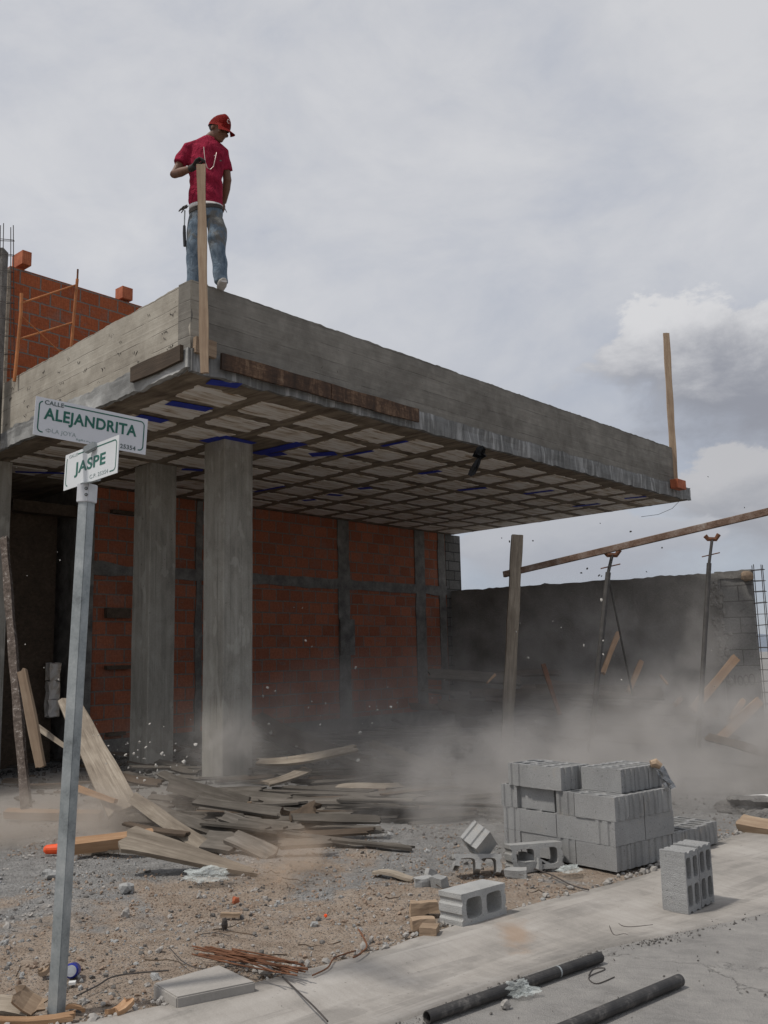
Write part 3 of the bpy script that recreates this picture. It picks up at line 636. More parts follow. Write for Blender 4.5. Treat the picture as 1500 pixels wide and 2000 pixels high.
for k in range(n + 1):
    r_ = rA + (rB - rA) * k / n; e = noise.noise(Vector((r_ * 2, 0, 1))) * 0.04; e2 = noise.noise(Vector((r_ * 2, 5, 1))) * 0.05
    f_.append([bm.verts.new(RL(r_, LB - 0.001, zb0 + e)), bm.verts.new(RL(r_, LB - 0.026, zb0 + e)), bm.verts.new(RL(r_, LB - 0.026, zb1 + e2)), bm.verts.new(RL(r_, LB - 0.001, zb1 + e2))])
for p, q in zip(f_, f_[1:]):
    for i in range(3): bm.faces.new((p[i], p[i + 1], q[i + 1], q[i]))
obj('tie_beam', bm, 'tie_concrete', wall)
bm = bmesh.new(); rlbox(bm, rA - .3, rB + .1, LB - 0.05, LB + .16, -0.12, 0.34); obj('plinth', bm, 'tie_concrete', wall)
a = rof(onl(155, 1200, LB)); bm = bmesh.new(); rlbox(bm, a, rA - .003, LB - 0.03, LB + 0.2, -0.1, Z1 - .003); obj('door_jamb', bm, 'tie_concrete', house)
a = onl(662, 1280, LB); b_ = onl(689, 1210, LB); bm = bmesh.new(); rlbox(bm, rof(a), rof(b_), LB - 0.06, LB - 0.024, a.z, b_.z); obj('formwork_panel', bm, 'tie_concrete', wall)
for (x0, y0, x1, y1) in ((203, 1207, 250, 1189), (203, 1308, 250, 1299), (205, 1438, 240, 1428), (215, 996, 262, 1008)):
    a = onl(x0, y0, LB); b_ = onl(x1, y1, LB); bm = bmesh.new(); rlbox(bm, rof(a), rof(b_), LB - 0.10, LB - 0.002, min(a.z, b_.z), max(a.z, b_.z)); obj('ledge_board', bm, 'dark_wood', wall)
# dark entrance: rooms behind the left opening
jr = rof(onl(155, 1200, LB))
bm = bmesh.new(); rlbox(bm, -3.0, jr, LB + 4.6, LB + 4.75, -0.1, Z1); obj('back_wall', bm, 'clay_brick', house)
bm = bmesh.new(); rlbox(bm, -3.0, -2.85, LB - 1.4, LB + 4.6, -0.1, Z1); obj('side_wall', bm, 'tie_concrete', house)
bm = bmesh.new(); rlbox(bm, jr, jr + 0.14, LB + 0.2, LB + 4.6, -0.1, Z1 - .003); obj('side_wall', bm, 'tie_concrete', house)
bm = bmesh.new(); rlbox(bm, -3, 0.1, LB + 4.76, LB + 5, -0.1, Z1); rlbox(bm, -3.2, 0.02, LB - 1.3, LB + 4.9, Z1 + 0.01, Z2 - .01); obj('inner_ceiling', bm, 'soffit', house)
a = onl(25, 1400, LB + .5); b_ = onl(100, 1400, LB + .5)
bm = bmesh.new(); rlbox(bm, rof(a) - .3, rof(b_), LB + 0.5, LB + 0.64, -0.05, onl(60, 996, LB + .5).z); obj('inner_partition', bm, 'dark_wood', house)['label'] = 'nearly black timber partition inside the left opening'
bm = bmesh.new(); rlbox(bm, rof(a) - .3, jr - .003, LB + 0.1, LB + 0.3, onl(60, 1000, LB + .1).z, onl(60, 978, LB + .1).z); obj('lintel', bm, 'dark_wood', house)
for k, (y0, y1) in enumerate(((1008, 1040), (1048, 1078))):
    bm = bmesh.new(); l_ = LB + 1.2 + k * .5; p0 = onl(96, y0 + 16, l_); p1 = onl(160, y0, l_); p2 = onl(160, y1 - 6, l_); p3 = onl(96, y1 + 2, l_)
    q = [p0, p1, p2, p3]; hexa(bm, [v for v in q] + [v + lV * 1.0 + Vector((0, 0, .25)) for v in q]); obj('stair_flight', bm, 'grey_wood', house)
a = onl(92, 1290, LB + 2); b_ = onl(117, 1080, LB + 2); bm = bmesh.new(); rlbox(bm, rof(a), rof(b_), LB + 2, LB + 2.14, -0.05, b_.z); obj('inner_pier', bm, 'clay_brick', house)
# upper wall above
uL = onl(20, 519, LB); uT = uL.z
bm = bmesh.new(); rlbox(bm, rof(uL), 8.0, LB, LB + 0.14, Z2 - .01, uT); obj('upper_wall', bm, 'clay_brick_upper', house)['label'] = 'bright orange clay brick wall rising above the roof deck at the left'
bm = bmesh.new(); a = onl(13, 600, LB - .1); b_ = onl(19, 600, LB - .1); rlbox(bm, rof(a), rof(b_), LB - 0.1, LB + .1, Z2, onl(19, 530, LB).z); obj('formwork_board', bm, 'grey_wood', house)

# ------------------------------------------------------------------ loose things on and around the roof
def clayblock(c, xd, L, W, H, label, tilt=0.0, mat='clay_brick_loose'):
    bm = bmesh.new(); t = 0.018
    nx = 3; px_ = [-L / 2 + L * i / nx for i in range(nx + 1)]
    box(bm, (0, 0, 0), (L, W, H)); bmesh.ops.bevel(bm, geom=bm.edges[:], offset=0.004, segments=1, affect='EDGES')
    M = basis(Vector(c), Vector(xd), Vector((0, 0, 1))) @ Matrix.Rotation(tilt, 4, 'X')
    return tag(obj('clay_block', bm, mat, None, M), label, 'brick')
m, T, b = mat_new('clay_brick_loose'); p = opos(T); x, y, z = T.sep(p)
l1 = T.smooth(T.math('FRACT', T.math('MULTIPLY', T.math('ADD', x, y), 32)), 0.70, 0.86); l2 = T.math('MULTIPLY', T.smooth(T.math('FRACT', T.math('MULTIPLY', z, 32)), 0.75, 0.9), 0.7)
c = T.ramp(T.noise(p, 9, 5, 0.6), [(0.35, (0.32, 0.085, 0.037)), (0.65, (0.47, 0.15, 0.07))])
c = T.mix(T.math('MULTIPLY', T.math('MAXIMUM', l1, l2), 0.4), c, (0.16, 0.04, 0.02)); T.put(b, 'Base Color', c); T.put(b, 'Roughness', 0.9); bump(T, b, T.math('MAXIMUM', l1, l2), -0.5, 0.006); MATS['clay_brick_loose'] = m
a = onl(42, 523, LB + .07); clayblock(a + Vector((0, 0, .11)), rV.cross(Vector((0, 0, 1))), 0.33, 0.15, 0.22, 'orange clay brick laid across the left end of the upper wall')
a = onl(242, 588, LB + .07); clayblock(a + Vector((0, 0, .11)), rV.cross(Vector((0, 0, 1))), 0.22, 0.2, 0.21, 'orange clay brick on the upper wall nearer the standing man')
a = RL(10.78, -0.10, Z2 - .06); clayblock(RL(10.72, -0.125, 4.475), rV, 0.34, 0.15, 0.165, 'orange clay brick resting on the slab edge at the foot of the right upright board')

# man-held upright board and the far one
A = at(393, 322, 8.62); B = at(399.5, 729, 8.40)
plank(B, A, 0.082, 0.03, 'board_wood', 'tall upright board at the roof corner held at its top by the man', 'board', 'upright_board', toC, warp=0.004, ragged=0.006)
e_ = RL(10.93, -0.09); A = at(1301, 650, e_.y); B = at(1318, 942, e_.y)
plank(B, A, 0.12, 0.03, 'board_wood', 'tall upright board standing free at the far right end of the roof edge', 'board', 'upright_board', toC, warp=0.008, ragged=0.012)
# rusty formwork boards nailed to the slab edge
a = RL(0.32, -0.08, Z1 + .155); b_ = RL(rof(onl(817, 812, -.08)), -0.08, Z1 + .155)
n_ = 5
for i in range(2):
    p, q = a.lerp(b_, i / 2 + (0.003 if i else 0)), a.lerp(b_, (i + 1) / 2)
    plank(p, q, 0.17, 0.03, 'formwork_wood', ['rust-brown formwork board on the street-side slab edge, left length by the corner', 'rust-brown formwork board on the street-side slab edge, right length'][i], 'formwork board', 'formwork_board', nL, warp=0.004, ragged=0.004)
plank(RL(.02, -.05, Z1 + .26), RL(.26, -.05, Z1 + .25), 0.16, 0.05, 'board_wood', 'short brown wood offcut nailed at the roof corner behind the upright board', 'wood offcut', 'wood_block', nL, ragged=.004)
plank(RL(-.06, 1.02, Z1 + .185), RL(-.06, 0.06, Z1 + .185), 0.165, 0.04, 'dark_wood', 'short dark formwork board on the left slab edge streaked with cement', 'formwork board', 'formwork_board', -nR * -1, warp=.003, ragged=.004)
# black plastic tail hanging from the edge
t_ = empty('plastic_strip', RL(6, -.08, 4.2), 'torn black plastic strip dangling from the street-side slab edge', 'plastic strip')
def crumple(bm, path, wid, seed, thick=0.003, nw=5, rough_=0.5):
    r = random.Random(seed); rows = []
    for i, p in enumerate(path):
        d = Vector(path[min(i + 1, len(path) - 1)]) - Vector(path[max(0, i - 1)]); s, u = frame(d, Vector((0, 1, 0)))
        w_ = wid[i] if isinstance(wid, list) else wid
        rows.append([bm.verts.new(Vector(p) + s * ((k / (nw - 1) - .5) * w_ + r.uniform(-.1, .1) * w_) + u * r.uniform(-.5, .5) * w_ * rough_) for k in range(nw)])
    for a, b_ in zip(rows, rows[1:]):
        for k in range(nw - 1): bm.faces.new((a[k], a[k + 1], b_[k + 1], b_[k]))
    bmesh.ops.solidify(bm, geom=bm.faces[:], thickness=thick)
d0 = onl(940, 872, -.1).y
bm = bmesh.new(); crumple(bm, [at(x, y, d0) for x, y in ((946, 874), (938, 880), (932, 888), (944, 893), (935, 897))], [.06, .16, .17, .12, .04], 3); obj('crumpled_end', bm, 'black_plastic', t_)
bm = bmesh.new(); crumple(bm, [at(x, y, d0) for x, y in ((936, 896), (932, 904), (928, 912), (922, 921), (917, 929))], [.05, .09, .10, .10, .06], 5, rough_=.25); obj('hanging_tail', bm, 'black_plastic', t_)
# scaffold frame on the roof
sc_ = empty('scaffold_frame', at(90, 700, 12.0), 'orange tubular scaffold frame standing on the roof before the upper brick wall', 'scaffold')
Y = 11.6
def S(x, y, dy=0): return at(x, y, Y + dy)
for nm, pts, rr in [('post', [S(28, 745), S(41, 610), S(42, 573)], .022), ('post', [S(138, 690, .6), S(151, 545, .6)], .021), ('joint_pin', [S(151, 548, .6), S(152, 526, .6)], .013),
                    ('rail', [S(42, 592), S(147, 557, .6)], .013), ('rail', [S(35, 663), S(142, 630, .6)], .013), ('brace', [S(42, 617), S(120, 690, .5)], .008)]:
    bm = bmesh.new(); tube(bm, pts, rr, 10); obj(nm, bm, 'rust' if nm == 'joint_pin' else 'scaffold_orange', sc_, smooth=False)
# concrete column with starter bars at the far left
ct = empty('rebar_column', at(4, 740, 11.8), 'grey concrete column with its steel bars sticking up at the far left of the roof', 'column')
p = at(3, 600, 11.8); bm = bmesh.new(); box(bm, (p.x - .06, p.y, (4.4 + at(3, 489, 11.8).z) / 2), (0.17, 0.17, at(3, 489, 11.8).z - 4.4)); obj('shaft', bm, 'tie_concrete', ct)
for k, (x0, y0, x1, y1) in enumerate([(1, 440, 0, 500), (7, 436, 6, 500), (21, 444, 21, 740), (26, 440, 28, 740)]):
    bm = bmesh.new(); tube(bm, [at(x0, y0, 11.7 + .1 * (k % 2)), at(x1, y1, 11.7 + .1 * (k % 2))], .006, 6); obj('bar', bm, 'rebar', ct)
for yy in (468, 497, 529, 560, 590, 622, 655, 690, 720):
    bm = bmesh.new(); q = [at(-4, yy - 2, 11.66), at(27, yy + 1, 11.66), at(28, yy + 3, 11.9), at(-2, yy + 2, 11.9), at(-4, yy - 2, 11.66)]; tube(bm, q, .005, 5); obj('stirrup', bm, 'rebar', ct)

# ------------------------------------------------------------------ boundary wall at the right, cage, posts, props
wA, wB = Vector((1.2, 21.65, 0)), Vector((6.85, 17.52, 0)); wd = (wB - wA).normalized(); wn = Vector((wd.y, -wd.x, 0))
bw_ = empty('boundary_wall', wA.lerp(wB, .5), 'long grey plastered wall behind the dust, right of the house', 'wall')
L_ = (wB - wA).length; c0 = wA + wd * (L_ - 0.62)
bm = bmesh.new(); rough_quad(bm, wA, c0, -0.3, 2.97, 70, 0.05, 0.17, 21, -wn, 0, 4); obj('plastered_face', bm, 'wall_concrete', bw_)
bm = bmesh.new(); rough_quad(bm, c0 - wn * .02, wB - wn * .02, -0.3, 2.86, 8, 0.02, 0.14, 22, -wn, 0, 4); obj('bare_block_end', bm, 'block_end_courses', bw_)
bm = bmesh.new(); rough_quad(bm, c0 - wd * .05 + wn * .006, wB + wd * .01 + wn * .006, 2.84, 2.985, 12, 0.03, 0.17, 25, -wn, 0.03, 2); obj('coping', bm, 'tie_concrete', bw_)
# knobbly broken strip where the plaster stops
bm = bmesh.new(); r2 = random.Random(3)
for i in range(120):
    z = r2.uniform(0.9, 2.8); c = c0 + wd * (r2.gauss(-.05, .06) - (2.8 - z) * -.02) + wn * 0.01; s = r2.uniform(.02, .06)
    mm = Matrix.Translation((c.x, c.y, z)) @ Matrix.Rotation(r2.random() * 6, 4, 'Z') @ Matrix.Diagonal((s, s, s * 1.2, 1)); bmesh.ops.create_icosphere(bm, subdivisions=1, radius=1, matrix=mm)
for v in bm.verts: v.co += Vector((r2.uniform(-1, 1), r2.uniform(-1, 1), r2.uniform(-1, 1))) * 0.012
tag(obj('broken_plaster', bm, 'wall_concrete', bw_), kind='stuff')

FONT = None
def text_mesh(s, size, bold=0.0, ext=0.0015, align='LEFT', xs_=1.0):
    cu = bpy.data.curves.new('txt', 'FONT'); cu.body = s; cu.size = size; cu.extrude = ext; cu.offset = bold; cu.space_character = 1.06; cu.align_x = align; cu.align_y = 'BOTTOM_BASELINE' if False else 'CENTER'
    o = bpy.data.objects.new('txt', cu); COL.objects.link(o); dg = bpy.context.evaluated_depsgraph_get()
    me = bpy.data.meshes.new_from_object(o.evaluated_get(dg)); bpy.data.objects.remove(o); bpy.data.curves.remove(cu)
    if xs_ != 1: 
        for v in me.vertices: v.co.x *= xs_
    me.materials.clear(); return me
# painted number on the wall end
d = ray(1457, 1328); t = (wB - CAM).dot(wn) / d.dot(wn); p = CAM + d * t + wn * 0.004
bm = bmesh.new(); Mn = basis(p, wd, wn)
def stroke(pts):
    tube(bm, [Mn @ Vector((x, y, 0)) for x, y in pts], [(.011, .0025)] * len(pts), 6, up=wn)
stroke([(-.20, .09), (-.195, .02), (-.20, -.09)])
for k in range(3): stroke([(-.10 + k * .105 + math.sin(t) * (.042 + .004 * k), math.cos(t) * (.085 + .006 * ((k * 7) % 3)) + .01 * k - .01) for t in [2 * math.pi * i / 14 + .4 * k for i in range(15)]])
o = obj('painted_number', bm, 'chip_dark', bw_); o['label'] = 'black hand-painted number 1000 on the wall end'
cg = empty('rebar_cage', wB + wd * .25, 'slender steel rebar cage standing at the right end of the grey wall', 'rebar cage')
b0 = wB + wd * 0.05
for i, (u_, v_) in enumerate(((0, 0), (.16, 0), (.16, .16), (0, .16))):
    q = b0 + wd * u_ - wn * (v_ - .05); bm = bmesh.new(); tube(bm, [q + Vector((0, 0, -.1)), q + Vector((r2.uniform(-.02, .02), 0, 3.05 + r2.uniform(0, .06)))], 0.008, 6); obj('bar', bm, 'rebar', cg)
for k in range(15):
    z = 0.1 + k * 0.205; e = [b0 + wd * u_ - wn * (v_ - .05) + Vector((0, 0, z + r2.uniform(-.01, .01))) for u_, v_ in ((-.02, -.01), (.18, -.01), (.18, .17), (-.02, .17), (-.02, -.01))]
    bm = bmesh.new(); tube(bm, e, 0.0065, 5); obj('stirrup', bm, 'rebar', cg)
bm = bmesh.new(); bmesh.ops.create_icosphere(bm, subdivisions=2, radius=.11, matrix=Matrix.Translation(wB + wd * -.06 + Vector((0, 0, 2.86)) + wn * .05))
for v in bm.verts: v.co += v.normal * noise.noise(v.co * 9) * .06
tag(obj('mortar_lump', bm, 'board_wood'), 'pale brown lump stuck on the top right corner of the grey wall', 'mortar lump')

plank(at(987, 1500, 13.0), at(1010, 1045, 13.0), 0.155, 0.12, 'grey_wood', 'thick upright timber post standing in the dust before the grey wall', 'post', 'timber_post', toC, warp=.004, ragged=.006)
bm = bmesh.new(); A, B = at(984, 1122, 13.15), at(1540, 990, 10.6); d = (B - A); Mx = basis((A + B) / 2, d, Vector((0, 0, 1))); box(bm, (0, 0, 0), (d.length, .055, .085)); bmesh.ops.bevel(bm, geom=bm.edges[:], offset=.006, segments=1, affect='EDGES')
tag(obj('steel_beam', bm, 'rust_pale', None, Mx), 'long rusty beam sloping up to the right beyond the timber post', 'beam')
def prop(head, mid, foot, Yp, label, cup=True, leg=None):
    e = empty('steel_prop', at(foot[0], foot[1], Yp), label, 'prop'); H, M_, F_ = at(*head, Yp), at(*mid, Yp), at(*foot, Yp)
    bm = bmesh.new(); tube(bm, [F_, M_], .035, 10); obj('outer_tube', bm, 'steel_prop', e)
    bm = bmesh.new(); tube(bm, [M_, H], .022, 8); obj('inner_tube', bm, 'steel_prop', e)
    ax = (H - M_).normalized(); bm = bmesh.new(); q = M_.lerp(H, .35); tube(bm, [q + Vector((-.12, 0, -.03)), q + Vector((.14, 0, .025))], .009, 6); obj('pin', bm, 'rust', e)
    bm = bmesh.new(); tube(bm, [H + Vector((-.10, 0, .045)), H + Vector((-.06, 0, -.005)), H + Vector((.05, 0, -.01)), H + Vector((.10, 0, .06))], .022, 6, flat=1.6); obj('fork_head', bm, 'rust', e)
    if leg:
        bm = bmesh.new(); tube(bm, [at(*leg[0], Yp + .1), at(*leg[1], Yp + .5)], .014, 6); obj('brace', bm, 'steel_prop', e)
prop((1196, 1083), (1188, 1118), (1152, 1470), 12.2, 'steel prop with a brace, propping the rusty beam at its middle', True, ((1190, 1135), (1236, 1360)))
prop((1391, 1052), (1385, 1100), (1364, 1460), 13.4, 'steel prop with an empty fork head right of the rusty beam', True)

# ------------------------------------------------------------------ hollow concrete blocks
def hollow(nx, ny, L, W, H, wall_=0.024, groove=True, rad=0.4, seed=0, cut=None):
    bm = bmesh.new(); e = 0.018 if groove else 0.0; X = L / 2 - e; cw, ch = 2 * X / nx, W / ny
    zt, zb = H / 2, -H / 2
    for i in range(nx):
        for j in range(ny):
            cx, cy = -X + cw * (i + .5), -W / 2 + ch * (j + .5); hx, hy = cw / 2 - wall_ / 2 - (0.004 if nx > 1 else 0), ch / 2 - wall_ / 2
            if ny == 1: hy = ch / 2 - wall_
            angs = sorted(set([round(2 * math.pi * k / 20, 5) for k in range(20)] + [round(math.atan2(sy_ * ch, sx_ * cw) % (2 * math.pi), 5) for sx_ in (-1, 1) for sy_ in (-1, 1)]))
            O, I = [], []
            for a in angs:
                c_, s_ = math.cos(a), math.sin(a); k = min(cw / 2 / abs(c_) if abs(c_) > 1e-6 else 1e9, ch / 2 / abs(s_) if abs(s_) > 1e-6 else 1e9); O.append((cx + c_ * k, cy + s_ * k))
                pw = 4.5; k = (abs(c_ / hx) ** pw + abs(s_ / hy) ** pw) ** (-1 / pw); I.append((cx + c_ * k, cy + s_ * k))
            vo = [[bm.verts.new((x, y, z)) for x, y in O] for z in (zt, zb)]; vi = [[bm.verts.new((x, y, z)) for x, y in I] for z in (zt, zb)]
            n = len(angs)
            for k in range(n):
                q = (k + 1) % n
                bm.faces.new((vo[0][k], vo[0][q], vi[0][q], vi[0][k])); bm.faces.new((vo[1][q], vo[1][k], vi[1][k], vi[1][q])); bm.faces.new((vi[0][k], vi[0][q], vi[1][q], vi[1][k]))
                m1 = ((O[k][0] + O[q][0]) / 2, (O[k][1] + O[q][1]) / 2)
                if abs(abs(m1[1]) - W / 2) < 1e-5 or (not groove and abs(abs(m1[0]) - X) < 1e-5): bm.faces.new((vo[0][q], vo[0][k], vo[1][k], vo[1][q]))
    if groove:
        for s_ in (-1, 1):
            ys = [-.5, -.5 + .16, -.5 + .22, -.18, -.12, .12, .18, .5 - .22, .5 - .16, .5]; dp = [0, 0, .010, .010, 0, 0, .010, .010, 0, 0]
            P = [(s_ * (L / 2 - d_), y * W) for y, d_ in zip(ys, dp)]
            vt = [[bm.verts.new((s_ * X, y * W, z)) for y in ys] for z in (zt, zb)]; ve = [[bm.verts.new((x, y, z)) for x, y in P] for z in (zt, zb)]
            for k in range(len(ys) - 1):
                bm.faces.new((vt[0][k], ve[0][k], ve[0][k + 1], vt[0][k + 1])); bm.faces.new((vt[1][k], vt[1][k + 1], ve[1][k + 1], ve[1][k])); bm.faces.new((ve[0][k], ve[1][k], ve[1][k + 1], ve[0][k + 1]))
            for k in (0, len(ys) - 1): bm.faces.new((vt[0][k], ve[0][k], ve[1][k], vt[1][k]))
    bmesh.ops.remove_doubles(bm, verts=bm.verts[:], dist=1e-5)
    if cut:
        for co, no in cut:
            bmesh.ops.bisect_plane(bm, geom=bm.verts[:] + bm.edges[:] + bm.faces[:], plane_co=co, plane_no=no, clear_outer=True)
            bmesh.ops.holes_fill(bm, edges=[e for e in bm.edges if e.is_boundary], sides=0)
    r = random.Random(seed)
    for v in bm.verts: v.co += Vector([noise.noise(v.co * 40 + Vector((k * 9 + seed, 0, 0))) * 0.0016 for k in range(3)])
    bmesh.ops.recalc_face_normals(bm, faces=bm.faces[:])
    me = bpy.data.meshes.new('block'); bm.to_mesh(me); bm.free(); return me
BL, BW, BH = 0.345, 0.165, 0.1615
blk = [hollow(2, 2, BL - .004, BW - .004, BH - .002, seed=i) for i in range(3)]
for me in blk: me.materials.append(MATS['block_grey'])
SU = Vector((math.cos(R_(40)), math.sin(R_(40)), 0)); SV = Vector((-SU.y, SU.x, 0)); SO = Vector((1.51, 6.55, 0.045))
nb = [0]; brnd = random.Random(11)
def sblock(u, v, course, along, label):
    me = blk[nb[0] % 3]; nb[0] += 1; o = bpy.data.objects.new('concrete_block', me); COL.objects.link(o)
    du, dv = (BL, BW) if along == 'u' else (BW, BL)
    c = SO + SU * (u + du / 2 + brnd.uniform(-.004, .004)) + SV * (v + dv / 2 + brnd.uniform(-.004, .004)) + Vector((0, 0, BH * (course + .5) + 0.0005 * course))
    x = (SU if along == 'u' else SV) * (1 if brnd.random() < .5 else -1); x = Matrix.Rotation(brnd.uniform(-.02, .02), 3, 'Z') @ x
    o.matrix_world = basis(c, x, Vector((0, 0, 1))); return tag(o, label, 'block', 'grey hollow blocks stacked on the lot')
CN = ['bottom course', 'second course', 'third course', 'top course']
ORD = ['first', 'second', 'third', 'fourth', 'fifth', 'sixth', 'seventh']
def lab(c, what): return 'stacked block, %s, %s' % (CN[c], what)
for k in range(6): sblock(k * BW, 0, 0, 'v', lab(0, 'at the near corner' if k == 0 else ORD[k] + ' end-on block along the right-hand face'))
sblock(6 * BW + .01, .02, 0, 'v', 'grey hollow block alone past the right end of the stack, open cells up')
sblock(7 * BW + .015, .05, 0, 'v', 'grey hollow block outermost on the right of the stack, one course high')
for k in range(3): sblock(k * BL, BL, 0, 'u', lab(0, ['grooved end showing on the left-hand face', 'hidden middle behind the grooved one', 'inner right'][k]))
for k in range(5): sblock(k * BW, BL + BW, 0, 'v', lab(0, 'left part, ' + ORD[k] + ' from the left-hand face'))
for k in range(2): sblock(k * BL, 2 * BL + BW, 0, 'u', lab(0, 'far left end, ' + ['outer', 'inner'][k]))
for k in range(2): sblock(k * BL + (.003 if k else 0), 0, 1, 'u', lab(1, ['broad side at the near corner facing right', 'broad side at the right end'][k]))
for k in range(4): sblock(k * BW, BW, 1, 'v', lab(1, 'left-hand face, ' + ORD[k] + ' inward behind the corner block'))
for k in range(4): sblock(k * BW, BW + BL, 1, 'v', lab(1, 'middle left, ' + ORD[k] + ' inward from the left-hand face'))
for k in range(2): sblock(k * BL, BW + 2 * BL + .004, 1, 'u', lab(1, 'far left end, ' + ['outer', 'inner'][k]))
for k in range(4): sblock(k * BW + .01 * (k > 1), -.012, 2, 'v', lab(2, 'open-celled block at the near corner' if k == 0 else ORD[k] + ' end-on block along the right-hand face'))
sblock(0, BL - .002, 2, 'u', lab(2, 'grooved end just left of the near blocks'))
sblock(BL, BL, 2, 'u', lab(2, 'inner one behind the near blocks'))
for k in range(3): sblock(k * BW + .04, BL + BW + .05, 2, 'v', lab(2, 'left part under the top left group, ' + ORD[k] + ' inward'))
sblock(.0, 2 * BL + BW + .02, 2, 'u', lab(2, 'far left end'))
for k in range(3): sblock(k * BW + .175, .06, 3, 'v', lab(3, 'right group, ' + ['left block with its broad side showing', 'middle block', 'right block carrying the crushed foil cup'][k]))
for k in range(2): sblock(k * BW - .01, .44, 3, 'v', lab(3, 'left group, ' + ['broad side towards the street', 'inner block beside the gap'][k]))
sblock(-.01, .44 + BL + .003, 3, 'u', lab(3, 'leftmost, grooved end towards the street'))
# crushed cup on the stack
cp = empty('crushed_cup', SO + SU * .6 + SV * .1 + Vector((0, 0, 4 * BH)), 'crushed shiny foil container with a brown end hanging over the top right block', 'container')
P0 = SO + SU * .60 + SV * .06 + Vector((0, 0, 4 * BH + .03)); yc = P0.y
bm = bmesh.new(); crumple(bm, [at(x, y, yc - .05 - .01 * k) for k, (x, y) in enumerate(((1289, 1500), (1294, 1508), (1298, 1517), (1303, 1526), (1308, 1534), (1312, 1541)))], [.06, .07, .07, .075, .085, .09], 8, rough_=.3); obj('foil_body', bm, 'foil', cp)
bm = bmesh.new(); tube(bm, [at(1271, 1492, yc - .04), at(1280, 1490, yc - .04), at(1291, 1497, yc - .05)], [.026, .034, .022], 9); obj('brown_end', bm, 'board_wood', cp)

def on(x, y, z, h): p = gz(x, y, z); p.z += h; return p
# two blocks on end by the kerb
for k, (dx, lb_) in enumerate(((0, 'left one of the two blocks standing on end on the road'), (1, 'right one of the two blocks standing on end on the road'))):
    o = bpy.data.objects.new('concrete_block', blk[k]); COL.objects.link(o)
    a = Vector((1.694, 5.648, 0)); d1 = Vector((.70, .714, 0)).normalized(); d2 = Vector((-d1.y, d1.x, 0))
    c = a + d1 * (BW / 2 + k * (BW + .004)) + d2 * (BH / 2 + (0.0 if k else 0)) + Vector((0, 0, BL / 2 + .004 + .008 * k))
    z = -d2; x = Vector((0, 0, 1)); o.matrix_world = basis(c, x, z); tag(o, 'grey hollow block, ' + lb_, 'block')
# two-cell blocks: one lying by the kerb, broken ones beside the stack
b2m = hollow(2, 1, .37, .17, .175, .03, True, seed=8); b2m.materials.append(MATS['block_light'])
def place(me, name, c, x, z, label, cat, rot=0.0):
    o = bpy.data.objects.new(name, me); COL.objects.link(o); o.matrix_world = basis(Vector(c), Vector(x), Vector(z)) @ Matrix.Rotation(rot, 4, 'X'); return tag(o, label, cat)
a = gz(906, 1811, .03); b_ = gz(975, 1790, .03); d = (b_ - a).normalized(); nb_ = Vector((d.y, -d.x, 0))
place(b2m, 'concrete_block', a + d * .17 - nb_ * .085 + Vector((0, 0, .085)), d, nb_ + Vector((0, 0, .03)), 'pale two-celled block lying on its side against the kerb', 'block')
place(b2m, 'concrete_block', (.99, 6.80, .115), (1, .16, .02), (0.16, -1, .12), 'two-celled block half buried in dust left of the stack', 'block')
bb = [hollow(2, 1, .32, .16, .14, .026, True, seed=11, cut=[((0, .03, 0), (.15, 1, .2))]), hollow(2, 1, .34, .15, .15, .028, True, seed=12, cut=[((-.03, 0, 0), (-1, .2, .1))]), hollow(2, 1, .30, .15, .12, .03, True, seed=13, cut=[((.0, .0, .02), (.3, .2, 1)), ((.06, 0, 0), (1, -.1, .1))])]
for me in bb: me.materials.append(MATS['block_light'])
place(bb[0], 'block_fragment', on(932, 1708, .03, .05), (-1, -.05, .03), (0, -1, .25), 'long broken block shell with two arched hollows, left of the stack', 'block fragment')
place(bb[1], 'block_fragment', at(942, 1652, 6.75), (-.35, -.75, .6), (.75, .05, .62), 'broken block end propped up slanting on the rubble, ribs showing', 'block fragment', .2)
place(bb[2], 'block_fragment', on(1057, 1697, .03, .045), (.6, -.8, .15), (.25, .1, 1), 'low broken block end with a notch, by the foot of the stack', 'block fragment')
def rock(c, s, seed, mat, label, cat='rock', name='rubble_rock', sub=2, rough_=.35, rz=0):
    bm = bmesh.new(); bmesh.ops.create_icosphere(bm, subdivisions=sub, radius=1)
    for v in bm.verts:
        n_ = noise.cell(v.co * 1.3 + Vector((seed, 0, 0))) * .25 + noise.noise(v.co * 1.2 + Vector((seed, 3, 0))) * rough_ + noise.noise(v.co * 3.5 + Vector((seed, 9, 0))) * .12
        v.co *= 1 + n_; v.co.x *= s[0]; v.co.y *= s[1]; v.co.z *= s[2]
    return tag(obj(name, bm, mat, None, Matrix.Translation(Vector(c)) @ Matrix.Rotation(rz, 4, 'Z')), label, cat)
def brickbat(c, s, mat, label, rz=0, ry=0, cat='rubble piece', name='rubble_piece', seed=1):
    bm = bmesh.new(); box(bm, (0, 0, 0), s); bmesh.ops.subdivide_edges(bm, edges=bm.edges[:], cuts=2, use_grid_fill=True)
    for v in bm.verts:
        v.co += Vector([noise.noise(v.co * 14 + Vector((seed * 3 + 5 * k, 0, 0))) for k in range(3)]) * min(s) * .22
    return tag(obj(name, bm, mat, None, Matrix.Translation(Vector(c)) @ Matrix.Rotation(rz, 4, 'Z') @ Matrix.Rotation(ry, 4, 'Y')), label, cat)
brickbat(on(1030, 1700, .03, .03), (.16, .09, .07), 'block_light', 'flat pale chunk lying before the broken blocks', .2, seed=2)
brickbat(on(1008, 1712, .03, .025), (.14, .08, .05), 'block_light', 'thin pale chunk nearest the kerb among the broken blocks', -.3, seed=3)
